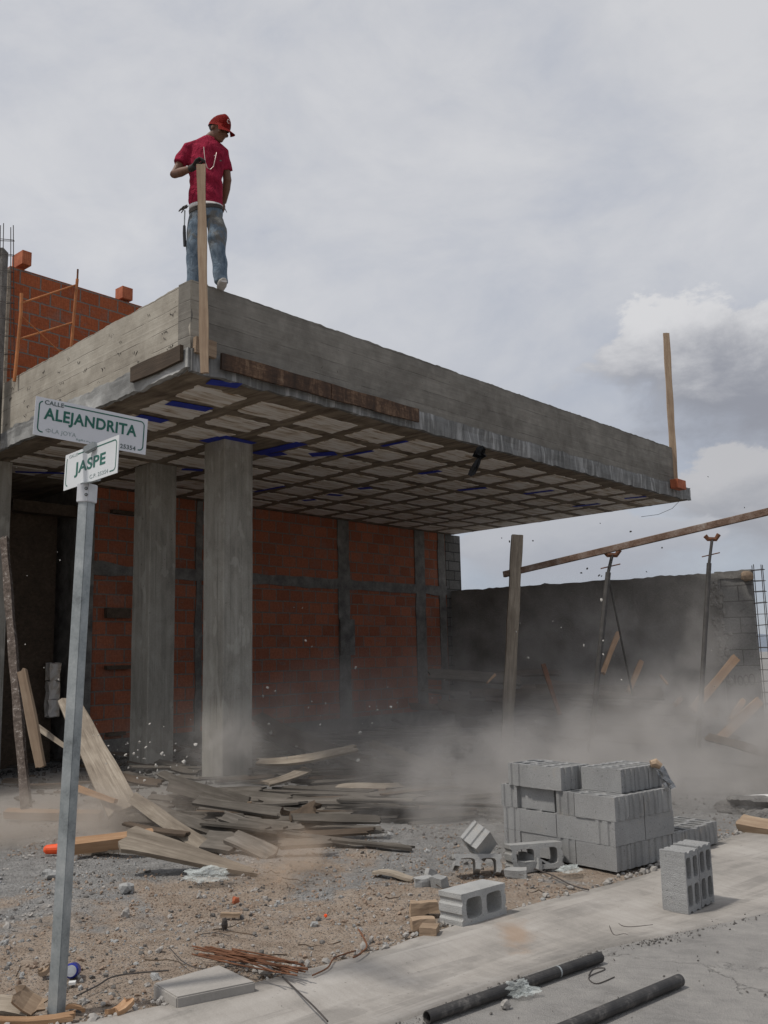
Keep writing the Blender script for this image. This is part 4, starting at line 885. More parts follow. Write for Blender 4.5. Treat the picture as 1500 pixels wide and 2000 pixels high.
brickbat(on(826, 1736, .03, .035), (.11, .08, .075), 'block_light', 'left grey rubble chunk in the middle of the lot', .3, seed=4)
brickbat(on(858, 1738, .03, .035), (.09, .08, .08), 'block_light', 'right grey rubble chunk in the middle of the lot', .9, seed=5)
brickbat(on(842, 1718, .03, .04), (.07, .05, .05), 'block_light', 'small grey rubble chunk on top of two others in the lot', .5, .4, seed=6)
brickbat(on(828, 1790, .03, .05), (.155, .09, .06), 'board_wood', 'tan half brick, upper one left of the lying block', .1, seed=7, cat='brick piece')
brickbat(on(826, 1815, .03, .03), (.12, .08, .06), 'board_wood', 'tan half brick, middle one left of the lying block', .2, seed=8, cat='brick piece')
brickbat(on(838, 1825, .03, .02), (.10, .09, .05), 'board_wood', 'tan half brick lowest by the kerb, left of the lying block', -.3, seed=9, cat='brick piece')
brickbat(on(450, 1792, .03, .015), (.115, .03, .025), 'board_wood', 'small sawn wood block lying on the bare earth', -.05, seed=10, cat='wood offcut', name='wood_block')
rock(on(460, 1765, .03, .02), (.022, .015, .022), 4, 'clay_brick_loose', 'small orange brick shard with a bit of mortar on the earth', 'brick shard', 'brick_shard', rz=.6)
rock(on(988, 1972, 0, .02), (.02, .018, .02), 5, 'slab_pale', 'pale pebble on the road in front of the near pipe', 'pebble')
rock(on(247, 1745, .03, .03), (.05, .04, .04), 7, 'block_light', 'grey rock left of centre on the gravel, right of the sign pole', 'rock')
rock(on(246, 1792, .03, .02), (.025, .022, .03), 8, 'slab_pale', 'small upright stone below the grey rock', 'rock')
rock(on(98, 1716, .03, .03), (.05, .04, .035), 12, 'block_light', 'grey rock left of the sign pole beneath the orange cup', 'rock')
rock(on(515, 1905, .03, .03), (.05, .03, .025), 9, 'slab_pale', 'tan stone at the upper end of the rusty rods', 'rock')
rock(on(438, 1812, .03, .02), (.018, .018, .035), 10, 'rebar', 'small dark stopper standing upright on the earth', 'stopper', 'bottle_stopper')

# cover slab at the kerb
cs = empty('cover_slab', (-.85, 4.5, 0), 'square pale concrete slab lying behind the kerb by the rusty rods', 'slab')
q = [gz(300, 1921, .08), gz(497, 1917, .08), gz(430, 1884, .08)]; q4 = q[0] + (q[2] - q[1]) ; pts = [gz(345, 1948, .08), gz(499, 1917, .08), gz(428, 1884, .08), gz(299, 1920, .08)]
bm = bmesh.new(); hexa(bm, [Vector((p.x, p.y, 0.0)) for p in pts] + pts); bmesh.ops.bevel(bm, geom=bm.edges[:], offset=.006, segments=2, affect='EDGES'); obj('slab_body', bm, 'slab_pale', cs)

# pipes
def pipe(a, b_, r, label, cap=False):
    e = empty('black_pipe', gz(*a, 0), label, 'pipe'); A, B = gz(a[0], a[1], r), gz(b_[0], b_[1], r); A.z = B.z = r + .006; d = (B - A).normalized(); s, u = frame(d); n = 20
    bm = bmesh.new(); R4 = []
    for P_, rr in ((A, r * .86), (A, r), (B, r), (B, r * .86), (B - d * .25, r * .86), (A + d * .25, r * .86)): R4.append([bm.verts.new(P_ + (s * math.cos(2 * math.pi * k / n) + u * math.sin(2 * math.pi * k / n)) * rr) for k in range(n)])
    for i, j in ((0, 1), (1, 2), (2, 3), (3, 4), (5, 0)):
        for k in range(n): bm.faces.new((R4[i][k], R4[i][(k + 1) % n], R4[j][(k + 1) % n], R4[j][k]))
    bm.faces.new(R4[4]); bm.faces.new(R4[5]); obj('pipe_body', bm, 'pipe_black', e, smooth=False)
    return e, A, B, d
e, A, B, d = pipe((834, 1990), (1172, 1872), .0255, 'longer black pipe lying beside the gutter edge on the road')
bm = bmesh.new(); tube(bm, [A.lerp(B, .72), A.lerp(B, .728)], .0266, 20); obj('joint_ring', bm, 'galvanised', e)
pipe((1080, 2022), (1328, 1917), .0265, 'shorter black pipe lying further out on the road at the bottom edge')
# wires
def wire(pts, r, mat, label, z=0.006, group=None, cat='wire', name='thin_wire'):
    P_ = [gz(x, y, z) for x, y in pts]; P2 = []
    for i in range(len(P_) - 1):
        p0, p1, p2, p3 = P_[max(i - 1, 0)], P_[i], P_[i + 1], P_[min(i + 2, len(P_) - 1)]
        for k in range(5): t = k / 5; P2.append(0.5 * ((2 * p1) + (p2 - p0) * t + (2 * p0 - 5 * p1 + 4 * p2 - p3) * t * t + (3 * p1 - p0 - 3 * p2 + p3) * t ** 3))
    P2.append(P_[-1]); bm = bmesh.new(); tube(bm, P2, r, 5); return tag(obj(name, bm, mat), label, cat, group)
wire([(1190, 1808), (1200, 1785), (1196, 1778), (1205, 1800), (1225, 1810), (1275, 1806)], .0022, 'rebar', 'thin looped wire on the kerb apron by the standing blocks')
wire([(1190, 1808), (1200, 1826), (1222, 1824), (1240, 1838)], .0022, 'rebar', 'thin wire end trailing from the loop over the gutter')
wire([(1150, 1905), (1158, 1893), (1176, 1890), (1180, 1894), (1150, 1908), (1165, 1921), (1200, 1908)], .0025, 'rebar', 'thin black wire loop on the road above the end of the longer pipe')
wire([(552, 1908), (580, 1935), (612, 1965), (640, 1995)], .004, 'rebar', 'dark cord running across the kerb at a joint', .045, cat='cable', name='electric_cable')
wire([(1040, 1695), (1080, 1710), (1115, 1728), (1150, 1738)], .005, 'rebar', 'dark rod lying on gravel before the block stack', .05, cat='rod', name='steel_rod')
for k in range(17):
    x0 = 385 + rnd.uniform(-15, 70); y0 = 1850 + rnd.uniform(-4, 22) + (x0 - 385) * .08; x1 = 560 + rnd.uniform(-25, 45); y1 = 1893 + rnd.uniform(-14, 12)
    wire([(x0, y0), ((x0 + x1) / 2, (y0 + y1) / 2 + rnd.uniform(-4, 4)), (x1, y1)], .0042, 'rust', 'rusty steel rod in the loose bundle beside the pale slab', .05 + .004 * k, 'rusty rods in the bundle', 'rod', 'rusty_rod')
wire([(610, 1905), (640, 1890), (655, 1870), (700, 1855)], .004, 'rust', 'bent rusty wire reaching right from the rod bundle', .05)
wire([(700, 1815), (712, 1835), (716, 1850), (700, 1865), (690, 1870)], .005, 'rust', 'curled rusty strip standing up on the earth right of the rods', .06, cat='metal strip', name='metal_strip')
wire([(330, 1850), (360, 1880), (400, 1892), (470, 1885)], .003, 'rebar', 'thin dark wire trailing left of the rod bundle', .05)
wire([(390, 1825), (420, 1822), (450, 1828)], .0025, 'rebar', 'short thin wire lying by the small dark stopper', .045)
wire([(150, 1945), (190, 1925), (230, 1905), (330, 1895)], .004, 'rebar', 'long dark twig-like wire right of the sign pole foot', .05)
w_ = [RL(11.3, .1, Z1 + .03), RL(11.1, .2, 4.12), RL(10.7, .3, 3.98), RL(10.2, .4, 3.9)]
bm = bmesh.new(); tube(bm, w_, .004, 5); tag(obj('thin_wire', bm, 'rebar'), 'thin wire hanging down below the far right corner of the roof', 'wire')
# litter
cn = empty('drinks_can', gz(141, 1912, .03), 'crumpled blue drinks can lying right of the sign pole, open end facing', 'can')
C = gz(141, 1912, .03) + Vector((0, 0, .038)); ax = Vector((.15, -1, .25)).normalized()
bm = bmesh.new(); tube(bm, [C + ax * .045, C + ax * .035, C, C - ax * .035, C - ax * .055], [.028, .034, .031, .034, .028], 20); obj('can_body', bm, 'can_blue', cn)
bm = bmesh.new(); tube(bm, [C + ax * .0455, C + ax * .048], [.026, .025], 20); obj('can_lid', bm, 'can_silver', cn)
bm = bmesh.new(); tube(bm, [C + ax * .0485 - Vector((.004, 0, .004)), C + ax * .0495 - Vector((.004, 0, .004))], [.012, .011], 14); obj('can_opening', bm, 'black_plastic', cn)
brickbat(on(141, 1925, .03, .012), (.03, .03, .012), 'paper_white', 'small white scrap beneath the blue can', .2, seed=21, cat='scrap', name='white_scrap')
oc = empty('orange_cup', gz(98, 1672, .03), 'bright orange plastic cup lying left of the sign pole', 'cup')
C = gz(105, 1672, .03) + Vector((0, 0, .05)); bm = bmesh.new(); tube(bm, [C + Vector((-.075, 0, 0)), C + Vector((-.06, 0, 0)), C + Vector((.07, .02, 0))], [.022, .034, .042], 14); obj('cup_body', bm, 'orange_plastic', oc)
def bag(c, s, seed, mat, label, name='plastic_bag'):
    bm = bmesh.new(); bmesh.ops.create_icosphere(bm, subdivisions=4, radius=1)
    for v in bm.verts:
        n_ = noise.noise(v.co * 1.8 + Vector((seed, 0, 0))) * .6 + abs(noise.noise(v.co * 4.5 + Vector((seed, 5, 0)))) * .5 + abs(noise.noise(v.co * 10 + Vector((seed, 5, 0)))) * .16
        v.co *= .75 + n_; v.co.x *= s[0]; v.co.y *= s[1]; v.co.z = max(v.co.z, -.5) * s[2]
    return tag(obj(name, bm, mat, None, Matrix.Translation(c)), label, 'plastic bag')
bag(on(400, 1722, .05, .04), (.17, .08, .05), 3, 'clear_plastic', 'crumpled pale green clear plastic bag before the broken board')
bag(on(1013, 1946, 0, .03), (.075, .06, .035), 8, 'clear_plastic', 'crumpled clear plastic bag lying against the longer pipe')
bag(on(1113, 1704, .05, .02), (.08, .07, .025), 12, 'clear_plastic', 'glossy clear plastic scrap on the gravel by the block stack')
rock(on(636, 1792, .03, .01), (.01, .01, .009), 30, 'orange_plastic', 'tiny bright red plastic scrap on the bare earth', 'plastic scrap', 'plastic_scrap')
# scraps at the lower left corner
plank(gz(-40, 1993, .05), gz(150, 1985, .05), .06, .02, 'fresh_wood', 'long fresh lath along the kerb at the bottom left corner', 'lath', 'wood_lath')
plank(gz(-30, 1962, .06), gz(70, 1972, .06), .09, .02, 'grey_wood', 'grey lath end left of the sign pole foot', 'lath', 'wood_lath', Vector((0, -.5, 1)))
plank(gz(18, 1935, .14), gz(92, 1975, .05), .08, .015, 'board_wood', 'splintered board scrap leaning left of the sign pole foot', 'board scrap', 'board_scrap', Vector((.3, -.6, .8)), ragged=.06)
plank(gz(122, 1972, .05), gz(170, 1968, .05), .03, .015, 'fresh_wood', 'short yellow wood sliver right of the sign pole foot', 'wood sliver', 'wood_sliver')
plank(gz(212, 1978, .05), gz(262, 1955, .06), .05, .02, 'fresh_wood', 'rough orange wood scrap at the kerb left of the slab', 'board scrap', 'board_scrap', ragged=.05)
plank(gz(70, 1900, .06), gz(100, 1888, .08), .05, .02, 'board_wood', 'small brown scrap just behind the sign pole', 'board scrap', 'board_scrap', ragged=.04)

# ------------------------------------------------------------------ street sign
FT = gz(109, 1980, 0.03); TP = at(171, 948, FT.y + 0.02)
sg = empty('street_sign', FT, 'galvanised street name post with two white plates reading ALEJANDRITA and JASPE', 'street sign')
def sqbar(A, B, w_, rot, name, mat, parent, t2=1.0):
    d = B - A; s, u = frame(d, Vector((0, 1, 0))); bm = bmesh.new(); r = []
    for P_, k in ((A, 1), (B, t2)):
        r.append([P_ + (s * math.cos(a) + u * math.sin(a)) * w_ * .7071 * k for a in (rot, rot + math.pi / 2, rot + math.pi, rot + 1.5 * math.pi)])
    hexa(bm, r[0] + r[1]); bmesh.ops.bevel(bm, geom=bm.edges[:], offset=.003, segments=2, affect='EDGES'); return obj(name, bm, mat, parent)
ROTP = R_(45 + 21)
sqbar(FT - Vector((0, 0, .05)), TP, .0545, ROTP, 'post', 'galvanised', sg)
d = (TP - FT).normalized(); sl = sqbar(TP - d * .082, TP + d * .004, .067, ROTP, 'sleeve', 'sleeve_white', sg)
for yy in (957, 969):
    C = at(173.5, yy, TP.y); q = C + Vector((0.002, -.042, 0)); bm = bmesh.new(); tube(bm, [q + Vector((0, .012, 0)), q + Vector((-.001, -.003, 0))], .0075, 10); obj('bolt', bm, 'steel_prop', sl)
    bm = bmesh.new(); tube(bm, [q + Vector((-.001, -.003, 0)), q + Vector((-.001, -.0045, 0))], .0045, 8); obj('bolt_tip', bm, 'galvanised', sl)
def sign_plate(cx, cy, Yc, tl, tr, br, bl, texts, label, mat, W, H, border=True, gaps=()):
    """plate placed by the depths of its two ends"""
    TL = at(tl[0], tl[1], Yc[0]); TR = at(tr[0], tr[1], Yc[1]); BR = at(br[0], br[1], Yc[1]); BL_ = at(bl[0], bl[1], Yc[0])
    X = ((TR - TL) + (BR - BL_)).normalized(); c = (TL + TR + BR + BL_) / 4; Yd = ((TL - BL_) + (TR - BR)).normalized(); Yd = (Yd - X * Yd.dot(X)).normalized(); Z = X.cross(Yd)
    W = ((TR - TL).length + (BR - BL_).length) / 2; H = ((TL - BL_).length + (TR - BR).length) / 2
    M = Matrix(((X.x, Yd.x, Z.x, c.x), (X.y, Yd.y, Z.y, c.y), (X.z, Yd.z, Z.z, c.z), (0, 0, 0, 1)))
    bm = bmesh.new(); box(bm, (0, 0, 0), (W, H, .003)); pl = obj('sign_plate', bm, mat, sg, M); pl['label'] = label
    u = H / 2
    def add(name, me, m_, dx, dy, dz=.0022):
        o = link(name, me, m_, pl, M @ Matrix.Translation((dx, dy, dz))); return o
    for s_, size, bold, x, y, m_, al_, xs_, nm in texts:
        o = add(nm, text_mesh(s_, size * H, bold * H, .0006, al_, xs_), m_, x * W, y * H)
    # rounded border line with gaps
    if border:
        bw2 = H * .016; bx, by, r_ = W / 2 - H * .10, H / 2 - H * .10, H * .11; P_ = []
        for sx_, sy_, a0 in ((1, 1, 0), (-1, 1, 90), (-1, -1, 180), (1, -1, 270)):
            for k in range(7): a = R_(a0 + 90 * k / 6); P_.append((sx_ * (bx - r_) + math.cos(a) * r_, sy_ * (by - r_) + math.sin(a) * r_))
        P2 = []
        for i in range(len(P_)):
            a, b_ = P_[i], P_[(i + 1) % len(P_)]; n = max(1, int(math.dist(a, b_) / (.01 * W)))
            for k in range(n): P2.append((a[0] + (b_[0] - a[0]) * k / n, a[1] + (b_[1] - a[1]) * k / n))
        bm = bmesh.new(); n = len(P2)
        for i in range(n):
            a, b_ = P2[i], P2[(i + 1) % n]; mx, my = (a[0] + b_[0]) / 2 / W, (a[1] + b_[1]) / 2 / H
            if any(g0 < mx < g1 and sg_ * my > .2 for g0, g1, sg_ in gaps): continue
            q = []
            for p in (a, b_):
                L2 = math.hypot(*p); 
                cxx = max(-bx + r_, min(bx - r_, p[0])); cyy = max(-by + r_, min(by - r_, p[1])); nx_, ny_ = p[0] - cxx, p[1] - cyy; l_ = math.hypot(nx_, ny_) or 1; q.append((p, (nx_ / l_, ny_ / l_)))
            pts = [(q[0][0][0] + q[0][1][0] * bw2 * s, q[0][0][1] + q[0][1][1] * bw2 * s) for s in (-1, 1)] + [(q[1][0][0] + q[1][1][0] * bw2 * s, q[1][0][1] + q[1][1][1] * bw2 * s) for s in (1, -1)]
            bm.faces.new([bm.verts.new((x, y, .0024)) for x, y in pts])
        bmesh.ops.remove_doubles(bm, verts=bm.verts[:], dist=1e-5)
        o = obj('border_line', bm, 'sign_green', pl, M)
    return pl, M, W, H
Ys = FT.y
pl1, M1, W1, H1 = sign_plate(0, 0, (Ys - .12, Ys + .25), (69.7, 773), (288, 819.5), (284.7, 888.5), (64.7, 848.5),
    [('ALEJANDRITA', .415, .0115, -.012, .085, 'sign_green', 'CENTER', .93, 'lettering'), ('CALLE', .155, .003, -.345, .385, 'sign_dark_ink', 'CENTER', 1.1, 'small_lettering'),
     ('LA JOYA', .155, -.001, -.245, -.33, 'sign_grey_ink', 'CENTER', 1.05, 'small_lettering'), ('C.P. 25354', .165, .003, .27, -.385, 'sign_dark_ink', 'CENTER', 1.05, 'small_lettering')],
    'upper white plate lettered ALEJANDRITA in green', 'sign_white', 0, 0, True, ((-.44, -.26, 1), (-.42, .42, -1)))
# emblem: small ring with a pointed leaf, and the smudged line next to it
bm = bmesh.new()
for k in range(3):
    a = k * math.pi / 3; tube(bm, [(math.cos(t) * .011 * (1 if k else 1.25), math.sin(t) * .007 * (1 if k else .7), 0) for t in [2 * math.pi * i / 14 + a for i in range(15)]], .0006, 4)
tube(bm, [(0, -.011, 0), (0, .012, 0)], [.001, .0003], 4)
obj('emblem', bm, 'sign_grey_ink', pl1, M1 @ Matrix.Translation((-.375 * W1, -.33 * H1, .0022)))
bm = bmesh.new(); er = random.Random(5); x = -.13
while x < .06:
    w_ = er.uniform(.004, .02); h_ = er.uniform(.03, .09); box(bm, (x * W1, (-.43 + er.uniform(-.01, .01)) * H1, 0), (w_ * W1, h_ * H1 * .6, .0005)); x += w_ + er.uniform(.002, .008)
tag(obj('worn_print', bm, 'sign_grey_ink', pl1, M1 @ Matrix.Translation((0, 0, .002))), kind='stuff')
pl2, M2, W2, H2 = sign_plate(0, 0, (Ys + .14, Ys - .20), (130.8, 889.5), (234.7, 848), (228.3, 924), (122.5, 959),
    [('JASPE', .43, .010, .0, .0, 'sign_green', 'CENTER', 1.45, 'lettering'), ('CALLE', .12, 0, -.34, .40, 'sign_grey_ink', 'CENTER', 1.3, 'small_lettering'),
     ('C.P. 25354', .15, 0, .17, -.37, 'sign_grey_ink', 'CENTER', 1.35, 'small_lettering')],
    'lower white plate lettered JASPE in green', 'sign_white_lit', 0, 0, True, ((-.45, -.25, 1), (-.42, .36, -1)))
# clamps joining the plates
bm = bmesh.new(); A = at(165, 881, Ys - .05); B = at(190, 868, Ys - .06); dd = (B - A).normalized(); M = basis((A + B) / 2, dd, Vector((0, -1, 0))); box(bm, (0, 0, 0), (.066, .034, .03)); bmesh.ops.bevel(bm, geom=bm.edges[:], offset=.006, segments=3, affect='EDGES'); obj('clamp', bm, 'galvanised', sg, M)
bm = bmesh.new(); A = at(160, 944, Ys - .03); B = at(194, 938, Ys - .03); M = basis((A + B) / 2, B - A, Vector((0, -.3, 1))); box(bm, (0, 0, 0), ((B - A).length, .05, .006)); obj('clamp', bm, 'galvanised', sg, M)

# ------------------------------------------------------------------ fallen timber
FW = 'fallen wood'
plank(at(246, 1592, 8.6), at(130, 1362, 10.2), .30, .035, 'grey_wood', 'broad weathered plank falling slantwise behind the sign pole, splintered lower end', face=Vector((.45, -1, .25)), warp=.008, ragged=.09, taper=.3)
plank(gz(238, 1638, .28), gz(505, 1704, .05), .26, .035, 'grey_wood', 'broad weathered plank lying foremost, its sharp tip pointing right', face=Vector((-.35, -.45, 1)), warp=.010, ragged=.05, taper=.82)
plank(at(262, 1560, 8.7), at(410, 1662, 7.5), .115, .035, 'grey_wood', 'long grooved plank sloping down behind the foremost one', face=Vector((-.5, -.8, .6)), warp=.02, ragged=.04)
plank(gz(138, 1652, .13), gz(300, 1635, .15), .10, .09, 'fresh_wood', 'orange-brown beam on the ground just right of the sign pole', 'beam', 'timber_beam', Vector((0, -.4, 1)), warp=.004)
plank(gz(10, 1588, .10), gz(200, 1594, .08), .085, .075, 'fresh_wood', 'fresh orange beam lying across the left edge in the dust', 'beam', 'timber_beam', Vector((0, -.3, 1)), warp=.004)
plank(at(146, 1537, 8.8), at(226, 1566, 8.6), .05, .05, 'fresh_wood', 'fresh batten end jutting out behind the falling plank', 'batten', 'wood_batten', toC)
plank(gz(318, 1668, .06), gz(326, 1682, .02), .05, .05, 'fresh_wood', 'short prop block under the foremost plank', 'wood offcut', 'wood_block', toC)
plank(gz(175, 1668, .03), gz(240, 1660, .08), .12, .02, 'grey_wood', 'thin grey shard under the orange-brown beam', 'board scrap', 'board_scrap', ragged=.07)
plank(at(8, 1050, 11.2), at(52, 1580, 9.3), .082, .07, 'flaking', 'long flaking pole leaning at the far left', 'pole', 'leaning_pole', toC, warp=.01)
plank(at(43, 1306, 9.6), at(80, 1500, 9.5), .09, .07, 'board_wood', 'upright brown stud with a pale top near the left edge', 'stud', 'wood_stud', toC, warp=.005)
plank(at(70, 1418, 9.8), at(160, 1480, 9.4), .05, .03, 'grey_wood', 'thin grey lath leaning behind the sign pole', 'lath', 'wood_lath', toC)
plank(at(330, 1528, 9.3), at(486, 1574, 8.6), .15, .025, 'heap_dark', 'dark board standing on its edge before the pillars, pale upper rim', face=Vector((-.3, -1, .2)), warp=.008, ragged=.02)
plank(at(487, 1566, 8.58), at(487, 1606, 8.58), .03, .03, 'board_wood', 'short pale upright batten at the end of the dark edgewise board', 'batten', 'wood_batten', toC, ragged=.004)
plank(gz(395, 1640, .12), gz(470, 1650, .10), .20, .03, 'dusty_wood', 'wide dusty board piece right of the grooved plank', face=Vector((-.1, -.5, 1)), warp=.004, ragged=.05)
plank(gz(450, 1634, .15), gz(538, 1672, .05), .17, .025, 'dusty_wood', 'wide grey board piece with whitish cement crust, pointing to the brown dust', face=Vector((.1, -.5, 1)), warp=.006, ragged=.06)
plank(gz(540, 1655, .10), gz(650, 1640, .12), .10, .03, 'dusty_wood', 'short pale board end sticking right out of the heap', face=Vector((0, -.3, 1)), ragged=.05)
plank(gz(730, 1702, .05), gz(812, 1716, .05), .07, .02, 'grey_wood', 'thin pale lath half buried left of the grey rubble chunks', 'lath', 'wood_lath')
plank(at(498, 1480, 10.4), at(700, 1466, 10.6), .12, .03, 'grey_wood', 'curved pale-edged board lying high across the heap', face=Vector((0, -.5, 1)), warp=.06, ragged=.08)
plank(at(720, 1450, 12.6), at(880, 1512, 10.4), .10, .03, 'grey_wood', 'long thin lath sloping to the right over the heap', 'lath', 'wood_lath', face=toC, warp=.03, ragged=.08)
plank(gz(545, 1592, .22), gz(628, 1586, .2), .20, .04, 'dark_wood', 'dark curved board with a torn rim in the middle of the heap', face=Vector((0.1, -.7, 1)), warp=.06, ragged=.12, taper=.5)
hr = random.Random(21)
def cz(x, y, z): return gz(x / 1.5, 1367 + y / 1.5, z)
LAB = 'dark dusty board lying among the fallen boards under the roof'; GRP = 'boards in the collapsed heap under the roof'
for (x0, y0, x1, y1, z0, z1, w_, mt, lb_) in [
    (560, 292, 930, 342, .30, .16, .12, 'heap_dark', 'long dark board with a pale rim crossing below the nearest pillar'),
    (640, 342, 850, 402, .22, .08, .12, 'dusty_wood', 'board crusted with white cement, left of the brown dust puff'),
    (770, 250, 905, 203, .25, .30, .13, 'grey_wood', 'pale short board slanting up right of the nearest pillar'),
    (945, 302, 1292, 262, .16, .18, .16, 'dusty_wood', 'long pale board on the right front rim of the heap, upper'),
    (880, 332, 1092, 322, .14, .12, .14, 'dusty_wood', 'pale board on the front rim of the heap, under the long upper one'),
    (1000, 346, 1190, 300, .10, .12, .13, 'dusty_wood', 'pale board end sticking out lowest at the right of the heap'),
    (980, 262, 1185, 250, .20, .20, .12, 'grey_wood', 'pale narrow board in the middle right of the heap'),
    (880, 356, 1080, 350, .08, .08, .12, 'heap_dark', 'dark board lowest on the front rim of the heap'),
    (1130, 200, 1310, 242, .2, .14, .07, 'dusty_wood', 'thin lath sloping to the right rim of the heap'),
    (960, 150, 1250, 232, .35, .2, .08, 'heap_dark', 'long thin dark lath across the back of the heap'),
    (760, 62, 985, 165, .55, .3, .09, 'heap_dark', 'dark lath slid down from the brick wall, upper'),
    (745, 95, 930, 185, .5, .3, .09, 'heap_dark', 'dark lath slid down from the brick wall, lower'),
    (1150, 60, 1375, 132, .4, .3, .07, 'heap_dark', 'dark lath far back to the right of the heap'),
    (505, 203, 585, 212, .3, .3, .08, 'heap_dark', 'dark board end between the two pillars, upper'),
    (508, 232, 590, 226, .25, .25, .08, 'dusty_wood', 'dusty board end between the two pillars, lower'),
    (420, 302, 620, 384, .22, .1, .12, 'heap_dark', 'dark board just right of the grooved plank'),
    (480, 342, 770, 424, .2, .07, .12, 'heap_dark', 'second dark board right of the grooved plank'),
    (350, 222, 480, 250, .35, .3, .1, 'dark_wood', 'dark board before the left free-standing pillar')]:
    plank(cz(x0, y0, z0), cz(x1, y1, z1), w_, .024, mt, lb_, face=Vector((hr.uniform(-.2, .2), -.45, 1)), warp=.012, ragged=.06)
for k in range(210):
    px = hr.uniform(430, 880); py = hr.uniform(1440, 1592) if px > 640 else hr.uniform(1450, 1632)
    if k > 160: px = hr.uniform(285, 520); py = 1520 + (px - 285) * .25 + hr.uniform(0, 62)
    if px < 520: py = hr.uniform(1555, 1630)
    c = gz(px, py, .12); c.z = height(c.x, c.y) + .015 + hr.uniform(0, .16) * (1 if k % 3 else .3); L = hr.uniform(.6, 1.9); a = R_(-36 + (px - 400) / 450 * 52) + hr.uniform(-.22, .22); tl = hr.uniform(-.06, .06)
    if px < 560: L = min(L, .8)
    dd = Vector((math.cos(a) * math.cos(tl), math.sin(a) * math.cos(tl), math.sin(tl)))
    plank(c - dd * L / 2, c + dd * L / 2, hr.uniform(.05, .14), .02, hr.choice(['dusty_wood', 'heap_dark', 'heap_dark', 'dark_wood', 'heap_dark']), LAB, face=Vector((hr.uniform(-.3, .3), hr.uniform(-.5, .1), 1)), group=GRP, warp=hr.uniform(.002, .012), ragged=.08, taper=hr.choice([0, 0, .3]))
for k in range(70):
    px = hr.uniform(15, 600); py = hr.uniform(1440, 1535) + (px < 260) * hr.uniform(0, 25)
    c = gz(px, py, .1); c.z = height(c.x, c.y) + .01 + hr.uniform(0, .10); L = hr.uniform(.3, 1.1); a = R_(-25) + hr.uniform(-.9, .9); tl = hr.uniform(-.08, .08)
    dd = Vector((math.cos(a) * math.cos(tl), math.sin(a) * math.cos(tl), math.sin(tl)))
    plank(c - dd * L / 2, c + dd * L / 2, hr.uniform(.04, .12), .02, hr.choice(['heap_dark', 'dark_wood', 'heap_dark']), 'short dark board scrap lying around the feet of the pillars', face=Vector((hr.uniform(-.3, .3), hr.uniform(-.4, .1), 1)), group='board scraps around the pillars', warp=.003, ragged=.06)
# boards slid down by the wall at the back left of the heap
for k in range(7):
    a = at(500 + 8 * k, 1400 + 7 * k, 14.2 - .25 * k); b_ = at(600 + 26 * k, 1450 + 9 * k, 12.6 - .2 * k)
    plank(a, b_, .2, .03, 'dark_wood', 'dark board slid down against the brick wall behind the nearest pillar', face=Vector((0, -.8, 1)), group='dark boards against the brick wall', warp=.02, ragged=.06)
# the second heap in the dust before the grey wall
for k in range(34):
    px = hr.uniform(890, 1330); py = 1300 + (px - 890) * .22 + hr.uniform(-12, 95); Y = hr.uniform(14.5, 16.8)
    c = at(px, py, Y); L = hr.uniform(.8, 2.6); a = hr.uniform(-.35, .12); tl = hr.uniform(-.2, .05); dd = Vector((math.cos(a) * math.cos(tl), math.sin(a), math.sin(tl)))
    plank(c - dd * L / 2, c + dd * L / 2, hr.uniform(.12, .28), .04, hr.choice(['dark_wood', 'dark_wood', 'dusty_wood']), 'dark board in the dusty heap before the grey wall', face=Vector((0, hr.uniform(-1, -.1), 1)), group='dark boards before the grey wall', warp=.02, ragged=.08)
for a, b_, w_, Y, lb_ in [((1208, 1235), (1176, 1316), .075, 14.5, 'fresh orange stick rising nearly upright left of the others'), ((1252, 1291), (1228, 1352), .075, 14.3, 'fresh orange stick, second from the left before the grey wall'),
                          ((1438, 1284), (1352, 1388), .12, 14.0, 'long fresh beam leaning up to the bare blocks of the wall'), ((1451, 1368), (1426, 1408), .08, 14.2, 'short faint stick by the foot of the wall end'),
                          ((1484, 1368), (1400, 1448), .13, 13.4, 'long pale beam lowest at the right, crossing the wall end'), ((1330, 1364), (1318, 1376), .07, 14.4, 'stub of fresh wood just above the dust'),
                          ((1060, 1296), (1094, 1398), .06, 13.8, 'thin reddish stick leaning left, right of the timber post'), ((967, 1318), (951, 1334), .035, 13.8, 'small pale sliver flying left of the timber post'), ((1290, 1318), (1304, 1338), .03, 13.8, 'small pale sliver flying before the wall')]:
    plank(at(*b_, Y), at(*a, Y + .4), w_, min(.07, w_ * .8), 'fresh_wood' if 'reddish' not in lb_ else 'rust', lb_, 'stick', 'wood_stick', toC, warp=.006, ragged=.02)
plank(at(1380, 1438, 12.4), at(1520, 1478, 11.2), .10, .04, 'dark_wood', 'dark board sloping out of the frame at the right edge', face=toC)
plank(gz(1462, 1560, .12), gz(1530, 1556, .12), .26, .02, 'paper_white', 'pale flat panel lying at the right edge', 'panel', 'flat_panel', ragged=.01, warp=.002)
plank(gz(1443, 1612, .07), gz(1530, 1622, .07), .15, .11, 'board_wood', 'short thick orange timber at the right edge of the road', 'timber', 'timber_offcut', face=Vector((0, -.6, 1)), ragged=.03)
plank(gz(1380, 1626, .03), gz(1391, 1636, .03), .03, .01, 'fresh_wood', 'tiny orange splinter right of the block stack', 'splinter', 'wood_splinter')
rock(gz(1492, 1592, .0), (.45, .35, .16), 44, 'gravel_mix', 'low mound of grey earth at the right edge', 'mound', 'earth_mound', 5, .18)
